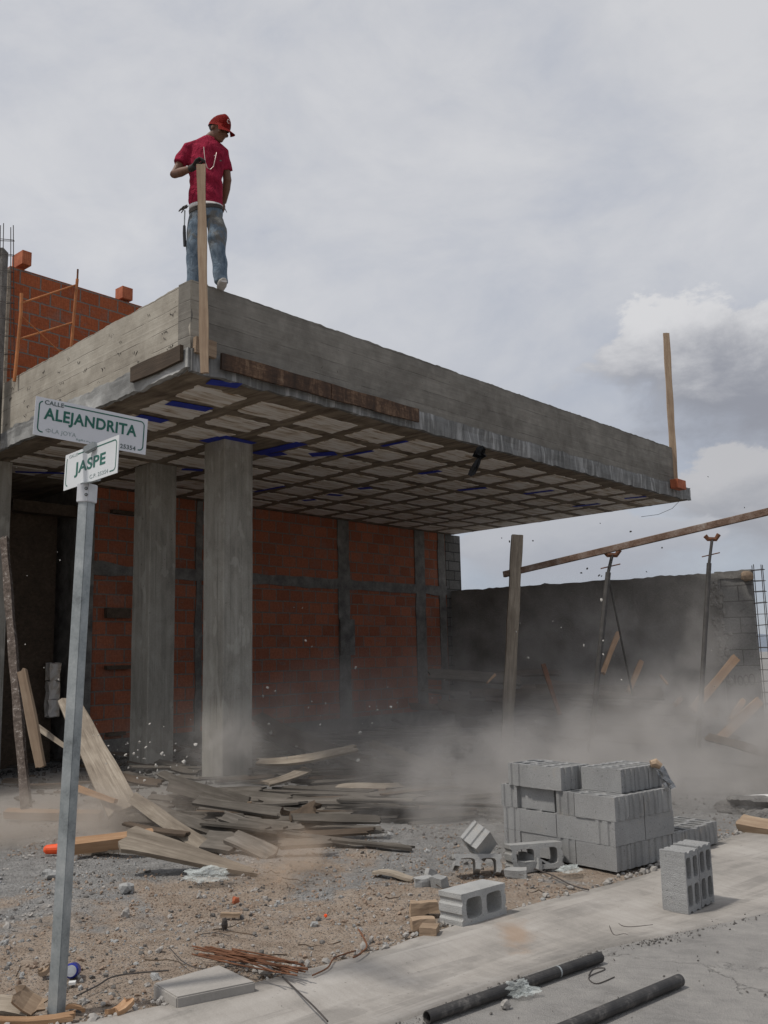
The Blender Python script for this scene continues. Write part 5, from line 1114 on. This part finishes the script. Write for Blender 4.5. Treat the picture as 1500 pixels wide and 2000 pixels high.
# white blocks in the entrance
wc = onl(101, 1400, LB + .35)
for k in range(3):
    z0 = onl(101, 1400, LB + .35).z + k * .27; brickbat(wc + Vector((0, 0, .13 + k * .27)), (.17, .17, .26), 'foam_panel', ['lowest', 'middle', 'topmost'][k] + ' pale block of the pile inside the dark entrance', .7, seed=40 + k, cat='block', name='foam_block')

# ------------------------------------------------------------------ gravel and flying chips
def scatter(name, n, fn, sizes, mats, seed, sub=1):
    r = random.Random(seed); vs_, fs_ = [], []; base = []
    for k in range(6):
        bm = bmesh.new(); bmesh.ops.create_icosphere(bm, subdivisions=sub, radius=1)
        for v in bm.verts: v.co *= 1 + noise.noise(v.co * 1.4 + Vector((k * 7, seed, 0))) * .7
        bm.verts.index_update(); base.append(([v.co.copy() for v in bm.verts], [[v.index for v in f.verts] for f in bm.faces])); bm.free()
    for i in range(n):
        p = fn(r)
        if p is None: continue
        V_, F_ = base[r.randrange(6)]; s = sizes[0] * (sizes[1] / sizes[0]) ** (r.random() ** 2.2); M = Matrix.Rotation(r.random() * 6.3, 3, Vector((r.random(), r.random(), r.random() + .1))) @ Matrix.Diagonal((s, s * r.uniform(.6, 1), s * r.uniform(.45, .8)))
        o_ = len(vs_); c = Vector((p[0], p[1], p[2] + s * .25)); vs_.extend([(M @ v + c)[:] for v in V_]); fs_.extend([[o_ + j for j in f] for f in F_])
    me = bpy.data.meshes.new(name); me.from_pydata(vs_, [], fs_); o = link(name, me, mats); return tag(o, kind='stuff')
def lotpt(xr, yr, dens=None):
    def fn(r):
        for _ in range(8):
            x = r.uniform(*xr); y = yr[0] + (yr[1] - yr[0]) * r.random() ** 1.4
            if abs(x) > y * .5 + .3: continue
            d = side(x, y)
            if d < .04: continue
            if noise.noise(Vector((x * 1.6, y * 1.6, seedn[0]))) + .5 * noise.noise(Vector((x * 5, y * 5, seedn[0]))) + r.uniform(-.22, .22) < .05: continue
            return (x, y, height(x, y))
        return None
    return fn
seedn = [1]
scatter('gravel', 3600, lotpt((-4, 4.5), (4.2, 10.5)), (.003, .018), 'gravel_grey' if False else 'block_light', 3, 1)
seedn = [6]; scatter('gravel', 3400, lotpt((-4, 4.5), (3.8, 9.5)), (.003, .018), 'gravel_tan' if 'gravel_tan' in MATS else 'slab_pale', 4, 1)
mottled('rubble_dark', [(0.035, 0.032, 0.029), (0.06, 0.055, 0.05), (0.10, 0.092, 0.084)], 12)
mottled('gravel_dark', [(0.09, 0.085, 0.08), (0.14, 0.13, 0.12), (0.2, 0.185, 0.17)], 20); mottled('gravel_warm', [(0.2, 0.14, 0.1), (0.27, 0.2, 0.15), (0.35, 0.28, 0.22)], 14)
seedn = [9]; scatter('gravel', 3800, lotpt((-4, 4.5), (3.8, 10)), (.003, .02), 'gravel_dark', 5, 1)
seedn = [13]; scatter('gravel', 8500, lotpt((-4, 4.5), (3.8, 8.5)), (.0025, .016), 'gravel_warm', 6, 1)
seedn = [15]; scatter('pebbles', 150, lotpt((-4, 4.0), (3.9, 9.0)), (.010, .026), 'slab_pale', 7, 2)
seedn = [17]; scatter('pebbles', 60, lotpt((-4, 4.0), (4.5, 11)), (.012, .034), 'block_light', 8, 2)
def rub(r):
    x, y = r.uniform(-6.5, 3.5), r.uniform(8.3, 15.5); q = Vector((x, y, 0))
    if rof(q) < .1 or lof(q) > 5.9 or lof(q) < -.2: return None
    if noise.noise(Vector((x * .9, y * .9, 3))) + r.uniform(-.35, .35) < -.1: return None
    return (x, y, height(x, y))
scatter('rubble', 5200, rub, (.012, .075), 'rubble_dark', 19, 1)
def edgept(r):
    i = r.randrange(len(kb) - 1); a = kb[i].lerp(kb[i + 1], r.random()); o_ = (kb[i] - ke[i]).normalized()
    if a.x < -2.5 or a.x > 3: return None
    p = a + o_ * abs(r.gauss(0, .08)); return (p.x, p.y, .03)
scatter('pebbles', 900, edgept, (.005, .03), 'slab_pale', 9, 1)
def roadpt(r):
    i = r.randrange(len(ke) - 1); a = ke[i].lerp(ke[i + 1], r.random()); o_ = (ke[i] - kb[i]).normalized()
    if a.x < -2.5 or a.x > 1.2 + r.random() * 1.2 or noise.noise(Vector((a.x * 3, a.y * 3, 4))) + r.uniform(-.3, .3) < -.1: return None
    p = a + o_ * (r.gauss(.03, .035) if r.random() < .8 else r.uniform(0, 1.6)); return (p.x, p.y, .006)
scatter('grit', 4200, roadpt, (.002, .009), 'gravel_dark', 10, 1)
def twig(r, k):
    x = r.uniform(-2.0, 1.6); y = r.uniform(4.4, 7.0)
    if side(x, y) < .1 or abs(x) > y * .42: return
    a = r.uniform(0, 6.28); L = r.uniform(.08, .35); P_ = []
    for i in range(5):
        a += r.uniform(-.5, .5); P_.append(Vector((x, y, height(x, y) + .012 + r.uniform(0, .02)))); x += math.cos(a) * L / 5; y += math.sin(a) * L / 5
    bm = bmesh.new(); tube(bm, P_, [.004, .0035, .003, .002, .001], 5); tag(obj('dry_twig', bm, 'dark_wood'), 'thin dry twig lying on the earth of the lot', 'twig', 'dry twigs on the lot')
tr_ = random.Random(5)
for k in range(26): twig(tr_, k)
# chips in the air
cme = []
for k in range(5):
    bm = bmesh.new(); bmesh.ops.create_icosphere(bm, subdivisions=1, radius=1)
    for v in bm.verts: v.co *= 1 + noise.noise(v.co * 1.7 + Vector((k * 5, 0, 0))) * .7; v.co.z *= .5
    me = bpy.data.meshes.new('chip'); bm.to_mesh(me); bm.free(); me.materials.append(MATS['chip_pale']); cme.append(me)
dk = cme[0].copy(); dk.materials.clear(); dk.materials.append(MATS['chip_dark'])
cr_ = random.Random(31)
def chip(px, py, Y, s, me, label, grp):
    o = bpy.data.objects.new('flying_chip', me); COL.objects.link(o); o.location = at(px, py, Y); o.scale = (s, s, s * 1.0); o.rotation_euler = (cr_.random() * 6, cr_.random() * 6, cr_.random() * 6); tag(o, label, 'chip', grp)
for k in range(60): chip(cr_.gauss(280, 55), cr_.gauss(1495, 42), cr_.uniform(8.8, 10), .006 + .014 * cr_.random() ** 2, cr_.choice(cme), 'pale chip flying before the foot of the left free-standing pillar', 'pale chips flying by the left pillar')
for k in range(44): chip(cr_.uniform(510, 900), 1440 - abs(cr_.gauss(0, 90)) + (cr_.random() < .3) * 150, cr_.uniform(10, 13), .007 + .016 * cr_.random() ** 2.5, cr_.choice(cme), 'pale chip flying in the air before the brick wall', 'pale chips flying before the brick wall')
for k in range(16): chip(cr_.uniform(20, 220), cr_.uniform(900, 1350), cr_.uniform(9, 11), .004 + .005 * cr_.random(), cr_.choice(cme), 'pale speck flying before the dark entrance', 'pale specks before the entrance')
for k in range(18): chip(cr_.uniform(960, 1400), cr_.uniform(1170, 1420), cr_.uniform(11, 13), .007 + .018 * cr_.random() ** 2, cr_.choice(cme), 'pale chip flying before the grey wall', 'pale chips flying before the grey wall')
for x, y, s in [(995, 1057, 2.2), (1041, 1056, 1.5), (1135, 1119, 2.4), (1147, 1110, 2.2), (1170, 1124, 2.6), (1111, 1087, 1.5), (1232, 1038, 2.4), (1293, 1070, 1.6), (1263, 1117, 1.5), (1172, 1022, 1.2), (1383, 931, 1.3), (1454, 991, 1.4), (1175, 1125, 1.8), (980, 1051, 1.1)]:
    chip(x, y, 11.5, .0075 * s, dk, 'dark crumb flying against the sky near the rusty beam', 'dark crumbs against the sky')

# ------------------------------------------------------------------ the man on the roof corner
def fuse(bm, voxel, smooth_it=2, name='fused', sub=False):
    me = bpy.data.meshes.new(name); bmesh.ops.recalc_face_normals(bm, faces=bm.faces); bm.to_mesh(me); bm.free()
    o = bpy.data.objects.new('tmp', me); COL.objects.link(o)
    r = o.modifiers.new('r', 'REMESH'); r.mode = 'VOXEL'; r.voxel_size = voxel; r.use_smooth_shade = True
    s = o.modifiers.new('s', 'SMOOTH'); s.iterations = smooth_it; s.factor = .6
    dg = bpy.context.evaluated_depsgraph_get(); m2 = bpy.data.meshes.new_from_object(o.evaluated_get(dg)); bpy.data.objects.remove(o); bpy.data.meshes.remove(me); m2.materials.clear(); return m2
def ell(bm, c, s, M=None, sub=3):
    if M is not None and M is globals().get('HM'): s = tuple(v * HS for v in s)
    mm = Matrix.Translation(Vector(c)) @ (M if M is not None else Matrix.Identity(4)) @ Matrix.Diagonal((*s, 1)); bmesh.ops.create_icosphere(bm, subdivisions=sub, radius=1, matrix=mm)
YM = 9.0
def J(px, py, dy=0.0): return at(px, py, YM + dy)
footz = Z3
man = empty('person', Vector((J(408, 560).x, YM, Z3)), 'man in red cap, crimson polo shirt and jeans standing on the roof corner looking down', 'person')
hip = J(406, 408); nk = J(409, 271, .02); hd = J(428, 252, -.03)
shR, shL = J(366, 292, -.02), J(437, 300, .06)
elR, wrR = J(340, 341, -.10), J(376, 328, -.30)
elL, wrL = J(444, 352, .12), J(437, 397, .22)
FD = Vector((.77, -.46, -.46)).normalized()               # where the face looks
HX = FD; HY = Vector((0, 0, 1)).cross(HX).normalized(); HZ = HX.cross(HY)
HM = Matrix(((HX.x, HY.x, HZ.x, 0), (HX.y, HY.y, HZ.y, 0), (HX.z, HY.z, HZ.z, 0), (0, 0, 0, 1)))
HS = 1.13
def H(x, y, z): return hd + (HX * x + HY * y + HZ * z) * HS
body = bmesh.new()
ell(body, H(0, 0, .03), (.098, .077, .092), HM); ell(body, H(.018, 0, -.035), (.078, .062, .085), HM); ell(body, H(.055, 0, -.088), (.034, .036, .03), HM)   # skull, face, chin
ell(body, H(.100, 0, -.028), (.020, .013, .026), HM, 2); ell(body, H(.086, 0, .012), (.018, .05, .012), HM, 2)                                     # nose, brow
ell(body, H(.088, 0, -.062), (.014, .024, .007), HM, 2); ell(body, H(.087, 0, -.074), (.013, .02, .006), HM, 2)                                   # lips
for s in (-1, 1): ell(body, H(-.005, s * .076, -.015), (.02, .010, .032), HM, 2); ell(body, H(.07, s * .045, -.03), (.02, .02, .02), HM, 2)
tube(body, [nk + Vector((0, .02, -.06)), nk, H(-.02, 0, -.05)], [.075, .056, .055], 14)
chest = J(404, 315)
tube(body, [hip + Vector((0, 0, -.02)), J(402, 370), J(402, 315), nk + Vector((0, .01, -.05))], [(.13, .09), (.125, .085), (.15, .095), (.08, .06)], 20, up=Vector((0, 1, 0)))
def arm(S_, E_, W_): tube(body, [nk.lerp(S_, .45) + Vector((0, 0, -.035)), S_, S_.lerp(E_, .5), E_, E_.lerp(W_, .35), W_], [.05, .055, .05, .045, .046, .027], 14)
arm(shR, elR, wrR); arm(shL, elL, wrL)
def hand(bm, W_, D, N_, curl, s=1.0, spread=.018):
    """palm from the wrist along D, N_ = back of the hand; four unequal bent fingers and a thumb from the palm's side"""
    D = D.normalized(); X = D.cross(N_).normalized(); N_ = X.cross(D)
    ell(bm, W_ + D * .045 * s, (.044 * s, .040 * s, .017 * s), Matrix(((D.x, X.x, N_.x, 0), (D.y, X.y, N_.y, 0), (D.z, X.z, N_.z, 0), (0, 0, 0, 1))), 2)
    for k, (ln, off) in enumerate(((.070, -.030), (.078, -.010), (.072, .010), (.058, .028))):
        p = W_ + D * .078 * s + X * off * s; pts = [p - D * .02]; a = 0
        for q in range(3): a += curl; p = p + (D * math.cos(a) - N_ * math.sin(a)) * ln / 3 * 1.1 * s; pts.append(p.copy())
        tube(bm, pts, [.0105 * s, .010 * s, .009 * s, .007 * s], 8)
    p = W_ + D * .03 * s - X * .036 * s; tube(bm, [p + X * .012, p - X * .018 + D * .012 - N_ * .008, p - X * .018 + D * .04 - N_ * .026, p - X * .010 + D * .062 - N_ * .038], [.013 * s, .0125 * s, .011 * s, .008 * s], 8)
hand(body, wrL, Vector((-.25, .35, -1)), Vector((.6, .6, 0)), .45)
o = link('body', fuse(body, .0065, 3), 'skin', man, smooth=True)
# legs and feet
kR, kL = J(380, 480, -.02), J(425, 478, -.05); anR, anL = J(378, 543, .02), J(432, 556, -.06)
anR.z = footz + .09; anL.z = footz + .085
jn = bmesh.new()
tube(jn, [J(403, 403), J(403, 412), J(403, 430)], [(.158, .105), (.168, .115), (.165, .115)], 22, up=Vector((0, 1, 0)))
tube(jn, [J(388, 412), J(384, 440), kR, J(379, 515), anR + Vector((0, 0, -.02))], [.085, .095, .086, .078, .076], 16, up=Vector((0, 1, 0)))
tube(jn, [J(413, 420), J(420, 434, -.01), J(425, 450, -.03), J(424, 470, -.06), kL, J(426, 495, -.05), J(429, 520, -.04), J(431, 540, -.05), anL + Vector((0, 0, -.02))], [.066, .090, .099, .095, .088, .082, .078, .075, .070], 16, up=Vector((0, 1, 0)))
me = fuse(jn, .010, 3)
for v in me.vertices:
    c = v.co; v.co = c + Vector((noise.noise(Vector((c.x * 8 + c.z * 5, c.y * 8, c.z * 7))), noise.noise(Vector((c.x * 7 + 9, c.y * 7, c.z * 9))), 0)) * .012
link('jeans', me, 'denim', man, smooth=True)
for A_, sx_ in ((anR, -.25), (anL, .35)):
    bm = bmesh.new(); d = Vector((sx_, -1, 0)).normalized(); b0_ = Vector((A_.x, A_.y, footz)); tube(bm, [b0_ - d * .07 + Vector((0, 0, .04)), b0_ + Vector((0, 0, .045)), b0_ + d * .09 + Vector((0, 0, .035)), b0_ + d * .17 + Vector((0, 0, .026))], [(.036, .038), (.042, .045), (.045, .036), (.030, .024)], 14)
    sm = link('shoe', fuse(bm, .008, 2), 'shoe', man, smooth=True)
    bm = bmesh.new(); tube(bm, [b0_ - d * .075 + Vector((0, 0, .009)), b0_ + d * .05 + Vector((0, 0, .009)), b0_ + d * .178 + Vector((0, 0, .009))], [(.036, .009), (.046, .009), (.032, .009)], 14); obj('sole', bm, 'undershirt', sm)
# shirt
sh = bmesh.new()
tube(sh, [J(402, 405), J(402, 385), J(402, 350), J(403, 318), J(404, 296), J(407, 281, .01), J(409, 272, .02)], [(.176, .118), (.168, .115), (.168, .115), (.188, .125), (.190, .12), (.135, .10), (.07, .07)], 26, up=Vector((0, 1, 0)))
tube(sh, [J(390, 284), shR + Vector((.02, 0, -.005)), shR.lerp(elR, .35), shR.lerp(elR, .60)], [.065, .078, .070, .070], 16)
tube(sh, [J(422, 287), shL + Vector((-.02, 0, 0)), shL.lerp(elL, .4), shL.lerp(elL, .66)], [.062, .075, .066, .068], 16)
me = fuse(sh, .010, 3)
for v in me.vertices:
    c = v.co; f_ = 1.0 if c.z < J(402, 330).z else .5; v.co = c + Vector((noise.noise(Vector((c.x * 8, c.y * 8, c.z * 11))), noise.noise(Vector((c.x * 6 + c.z * 9, 4, c.z * 7))), 0)) * .020 * f_
link('polo_shirt', me, 'shirt_red', man, smooth=True)
bm = bmesh.new()   # collar
cc = J(411, 274, .0); ring_ = []
for k in range(15):
    a = R_(-60 + 300 * k / 14 + 0) ; 
    ring_.append((cc + Vector((math.cos(a + 1.2) * .075, math.sin(a + 1.2) * .07, .02 + .02 * math.sin(a + 1.2))), cc + Vector((math.cos(a + 1.2) * .095, math.sin(a + 1.2) * .09, -.022 + .015 * math.sin(a + 1.2)))))
vv = [(bm.verts.new(p), bm.verts.new(q)) for p, q in ring_]
for p, q in zip(vv, vv[1:]): bm.faces.new((p[0], q[0], q[1], p[1]))
bmesh.ops.solidify(bm, geom=bm.faces[:], thickness=.006); obj('collar', bm, 'shirt_red', man, smooth=True)
bm = bmesh.new(); tube(bm, [J(402, 411), J(402, 403)], [(.172, .118), (.174, .118)], 24, up=Vector((0, 1, 0))); obj('undershirt_hem', bm, 'undershirt', man, smooth=True)
bm = bmesh.new(); tube(bm, [J(403, 416), J(402, 409)], [(.177, .122), (.177, .122)], 24, up=Vector((0, 1, 0))); obj('tool_belt', bm, 'belt', man)
yf = -.17
bm = bmesh.new(); tube(bm, [J(398, 287, -.13), J(399, 300, yf), J(401, 316, yf - .02), J(405, 328, yf - .01), J(411, 331, yf), J(417, 325, yf), J(420, 312, yf), J(423, 298, -.13)], .0035, 6); obj('necklace', bm, 'necklace', man)
bm = bmesh.new(); box(bm, J(431, 314, -.15), (.022, .006, .012)); obj('shirt_crest', bm, 'rebar', man)
for yy in (304, 315):
    bm = bmesh.new(); ell(bm, J(419, yy, -.155), (.006, .004, .006), None, 1); obj('button', bm, 'undershirt', man)
# cap
cp_ = bmesh.new(); n = 22; rows = []
for i in range(8):
    t = i / 7 * math.pi / 2; rows.append([cp_.verts.new(H(math.cos(a) * math.cos(t) * .112 - .004, math.sin(a) * math.cos(t) * .092, (.004 + .014 * math.cos(a)) + math.sin(t) * .128)) for a in [2 * math.pi * k / n for k in range(n)]] if i < 7 else [cp_.verts.new(H(-.004, 0, .134))])
for i in range(6):
    for k in range(n): cp_.faces.new((rows[i][k], rows[i][(k + 1) % n], rows[i + 1][(k + 1) % n], rows[i + 1][k]))
for k in range(n): cp_.faces.new((rows[6][k], rows[6][(k + 1) % n], rows[7][0]))
bmesh.ops.solidify(cp_, geom=cp_.faces[:], thickness=.004); cpo = obj('cap', cp_, 'cap_red', man, smooth=True)
bm = bmesh.new(); a_, b__ = [], []
for k in range(13):
    t = -1 + 2 * k / 12; ang = t * 1.05
    a_.append(bm.verts.new(H(math.cos(ang) * .108, math.sin(ang) * .092, .018))); b__.append(bm.verts.new(H(.108 * math.cos(ang) + .098 * math.cos(t * 1.25), math.sin(ang) * .095, -.012 - .014 * abs(t) ** 2)))
for k in range(12): bm.faces.new((a_[k], a_[k + 1], b__[k + 1], b__[k]))
bmesh.ops.solidify(bm, geom=bm.faces[:], thickness=.005); obj('brim', bm, 'cap_red', cpo, smooth=True)
bm = bmesh.new(); mm = Matrix.Translation(H(.104, -.02, .078)) @ HM @ Matrix.Rotation(-.35, 4, 'Y') ; tube(bm, [mm @ Vector((0, math.cos(t) * .016, math.sin(t) * .02)) for t in [.6 + 5.0 * k / 12 for k in range(13)]], .0045, 5); obj('emblem', bm, 'emblem', cpo)
bm = bmesh.new(); ell(bm, H(-.108, 0, .125 - .02), (.006, .006, .006), None, 1); ell(bm, H(-.004, 0, .14), (.008, .008, .005), HM, 1); 
bmesh.ops.delete(bm, geom=[v for v in bm.verts if (v.co - H(-.004, 0, .14)).length > .03], context='VERTS'); obj('cap_button', bm, 'cap_red', cpo)
bm = bmesh.new(); ell(bm, H(-.026, 0, .0), (.080, .0775, .055), HM); obj('hair', bm, 'hair', man, smooth=True)
for s in (-1, 1): bm = bmesh.new(); ell(bm, H(.088, s * .030, -.006), (.009, .012, .007), HM, 2); obj('eye', bm, 'hair', man, smooth=True)
# gloved right hand closing on the head of the upright board
gl = bmesh.new(); tp = at(389, 318, 8.66)
tube(gl, [wrR.lerp(elR, .12), wrR, wrR.lerp(tp, .3)], [.036, .034, .036], 12)
hand(gl, wrR.lerp(tp, .12) + Vector((0, 0, .012)), (tp - wrR) + Vector((0, 0, .05)), Vector((-.15, -.3, 1)), .75, 1.12)
link('glove', fuse(gl, .005, 2), 'glove', man, smooth=True)
# tools on the belt: a hammer and pincers
hm_ = empty('hammer', J(357, 440), 'hammer hanging from the left of the man\'s belt, black grip down', 'hammer')
bm = bmesh.new(); tube(bm, [J(361, 411, -.06), J(360, 442, -.06)], .007, 8); obj('handle', bm, 'galvanised', hm_)
bm = bmesh.new(); tube(bm, [J(360, 441, -.06), J(360, 455, -.06), J(361, 481, -.06)], [.014, .017, .016], 10); obj('grip', bm, 'black_plastic', hm_)
bm = bmesh.new(); tube(bm, [J(364, 404, -.10), J(359, 406, -.07), J(353, 409, -.05), J(349, 413, -.04)], [.016, .015, .010, .005], 8); obj('hammer_head', bm, 'rebar', hm_)
pn = empty('pincers', J(356, 408), 'pincers tucked in the left of the man\'s belt', 'pincers')
for k, (a, b_) in enumerate((((366, 400), (351, 412)), ((368, 402), (354, 416)))):
    bm = bmesh.new(); tube(bm, [J(*a, -.09), J((a[0] + b_[0]) / 2 - 1, (a[1] + b_[1]) / 2 - 2, -.09), J(*b_, -.08)], [.005, .007, .005], 6); obj('jaw', bm, 'rebar', pn)
nl = bmesh.new(); tube(nl, [J(437, 403, -.05), J(440, 409, -.06), J(443, 415, -.06)], [.006, .005, .003], 6); tag(obj('steel_hook', nl, 'rebar'), 'thin steel hook on the right of the man\'s belt', 'hook')

# ------------------------------------------------------------------ dust
def dust(c, s, dens, label, seed, col=(0.68, 0.65, 0.62), rot=0.0, nscale=0.9, lo=.38, hi_=.66, power=1.5):
    m = bpy.data.materials.new('dust'); m.use_nodes = True; T = NT(m.node_tree); T.n.clear(); o_ = T.new('ShaderNodeOutputMaterial')
    v = T.new('ShaderNodeVolumePrincipled'); T.l.new(v.outputs[0], o_.inputs['Volume']); T.put(v, 'Color', (*col, 1)); T.put(v, 'Anisotropy', 0.0)
    p = T.new('ShaderNodeTexCoord').outputs['Object']; wp = T.vm('ADD', T.vm('MULTIPLY', p, tuple(x for x in s)), (seed * 3.1, seed * 1.7, 0))
    r = T.vm('LENGTH', p); f = T.math('POWER', T.math('SUBTRACT', 1.0, r, True), power)
    n_ = T.noise(wp, nscale, 5, 0.6, 0.5); n_ = T.smooth(n_, lo, hi_)
    T.put(v, 'Density', T.math('MULTIPLY', T.math('MULTIPLY', f, T.math('ADD', n_, .04)), dens))
    bm = bmesh.new(); bmesh.ops.create_icosphere(bm, subdivisions=3, radius=1.02); me = bpy.data.meshes.new('dust_cloud'); bm.to_mesh(me); bm.free(); me.materials.append(m)
    o = bpy.data.objects.new('dust_cloud', me); COL.objects.link(o); o.location = c; o.scale = s; o.rotation_euler = (0, 0, rot); tag(o, label, 'dust', None, 'stuff')
dust((3.9, 11.0, 0.2), (3.6, 3.0, 1.3), 3.4, 'thick grey dust rolling behind the block stack', 1, nscale=1.7, lo=.44, hi_=.62)
dust((1.3, 9.2, 0.1), (2.3, 2.2, 0.95), 5.0, 'grey brown dust over the ground left of the block stack', 2, nscale=1.8, lo=.42, hi_=.64)
dust((3.6, 14.6, 1.0), (4.4, 2.4, 2.1), 0.75, 'thin dust drifting up before the grey wall', 3, nscale=1.4, lo=.44, hi_=.62)
dust((-2.7, 8.5, 0.08), (1.7, 1.3, 0.5), 4.2, 'low dust puff around the beams behind the sign pole', 4, (.74, .66, .58), nscale=2.0)
dust((-1.72, 10.3, 0.45), (.6, .6, .72), 5.5, 'dust puff rising at the foot of the nearest pillar', 5, nscale=2.4, lo=.44)
dust((-0.72, 6.7, 0.10), (0.62, 0.6, 0.40), 4.2, 'brown dust puff at the tip of the foremost plank', 6, (.80, .64, .50), nscale=4.0, lo=.42)
dust((5.2, 10.0, 0.25), (2.4, 2.0, 0.8), 2.6, 'dust drifting at the right edge beyond the road', 7, nscale=1.8)
dust((-0.2, 11.8, 0.3), (3.6, 3.2, 1.5), 0.8, 'thin veil of dust over the fallen boards', 8, nscale=1.4)
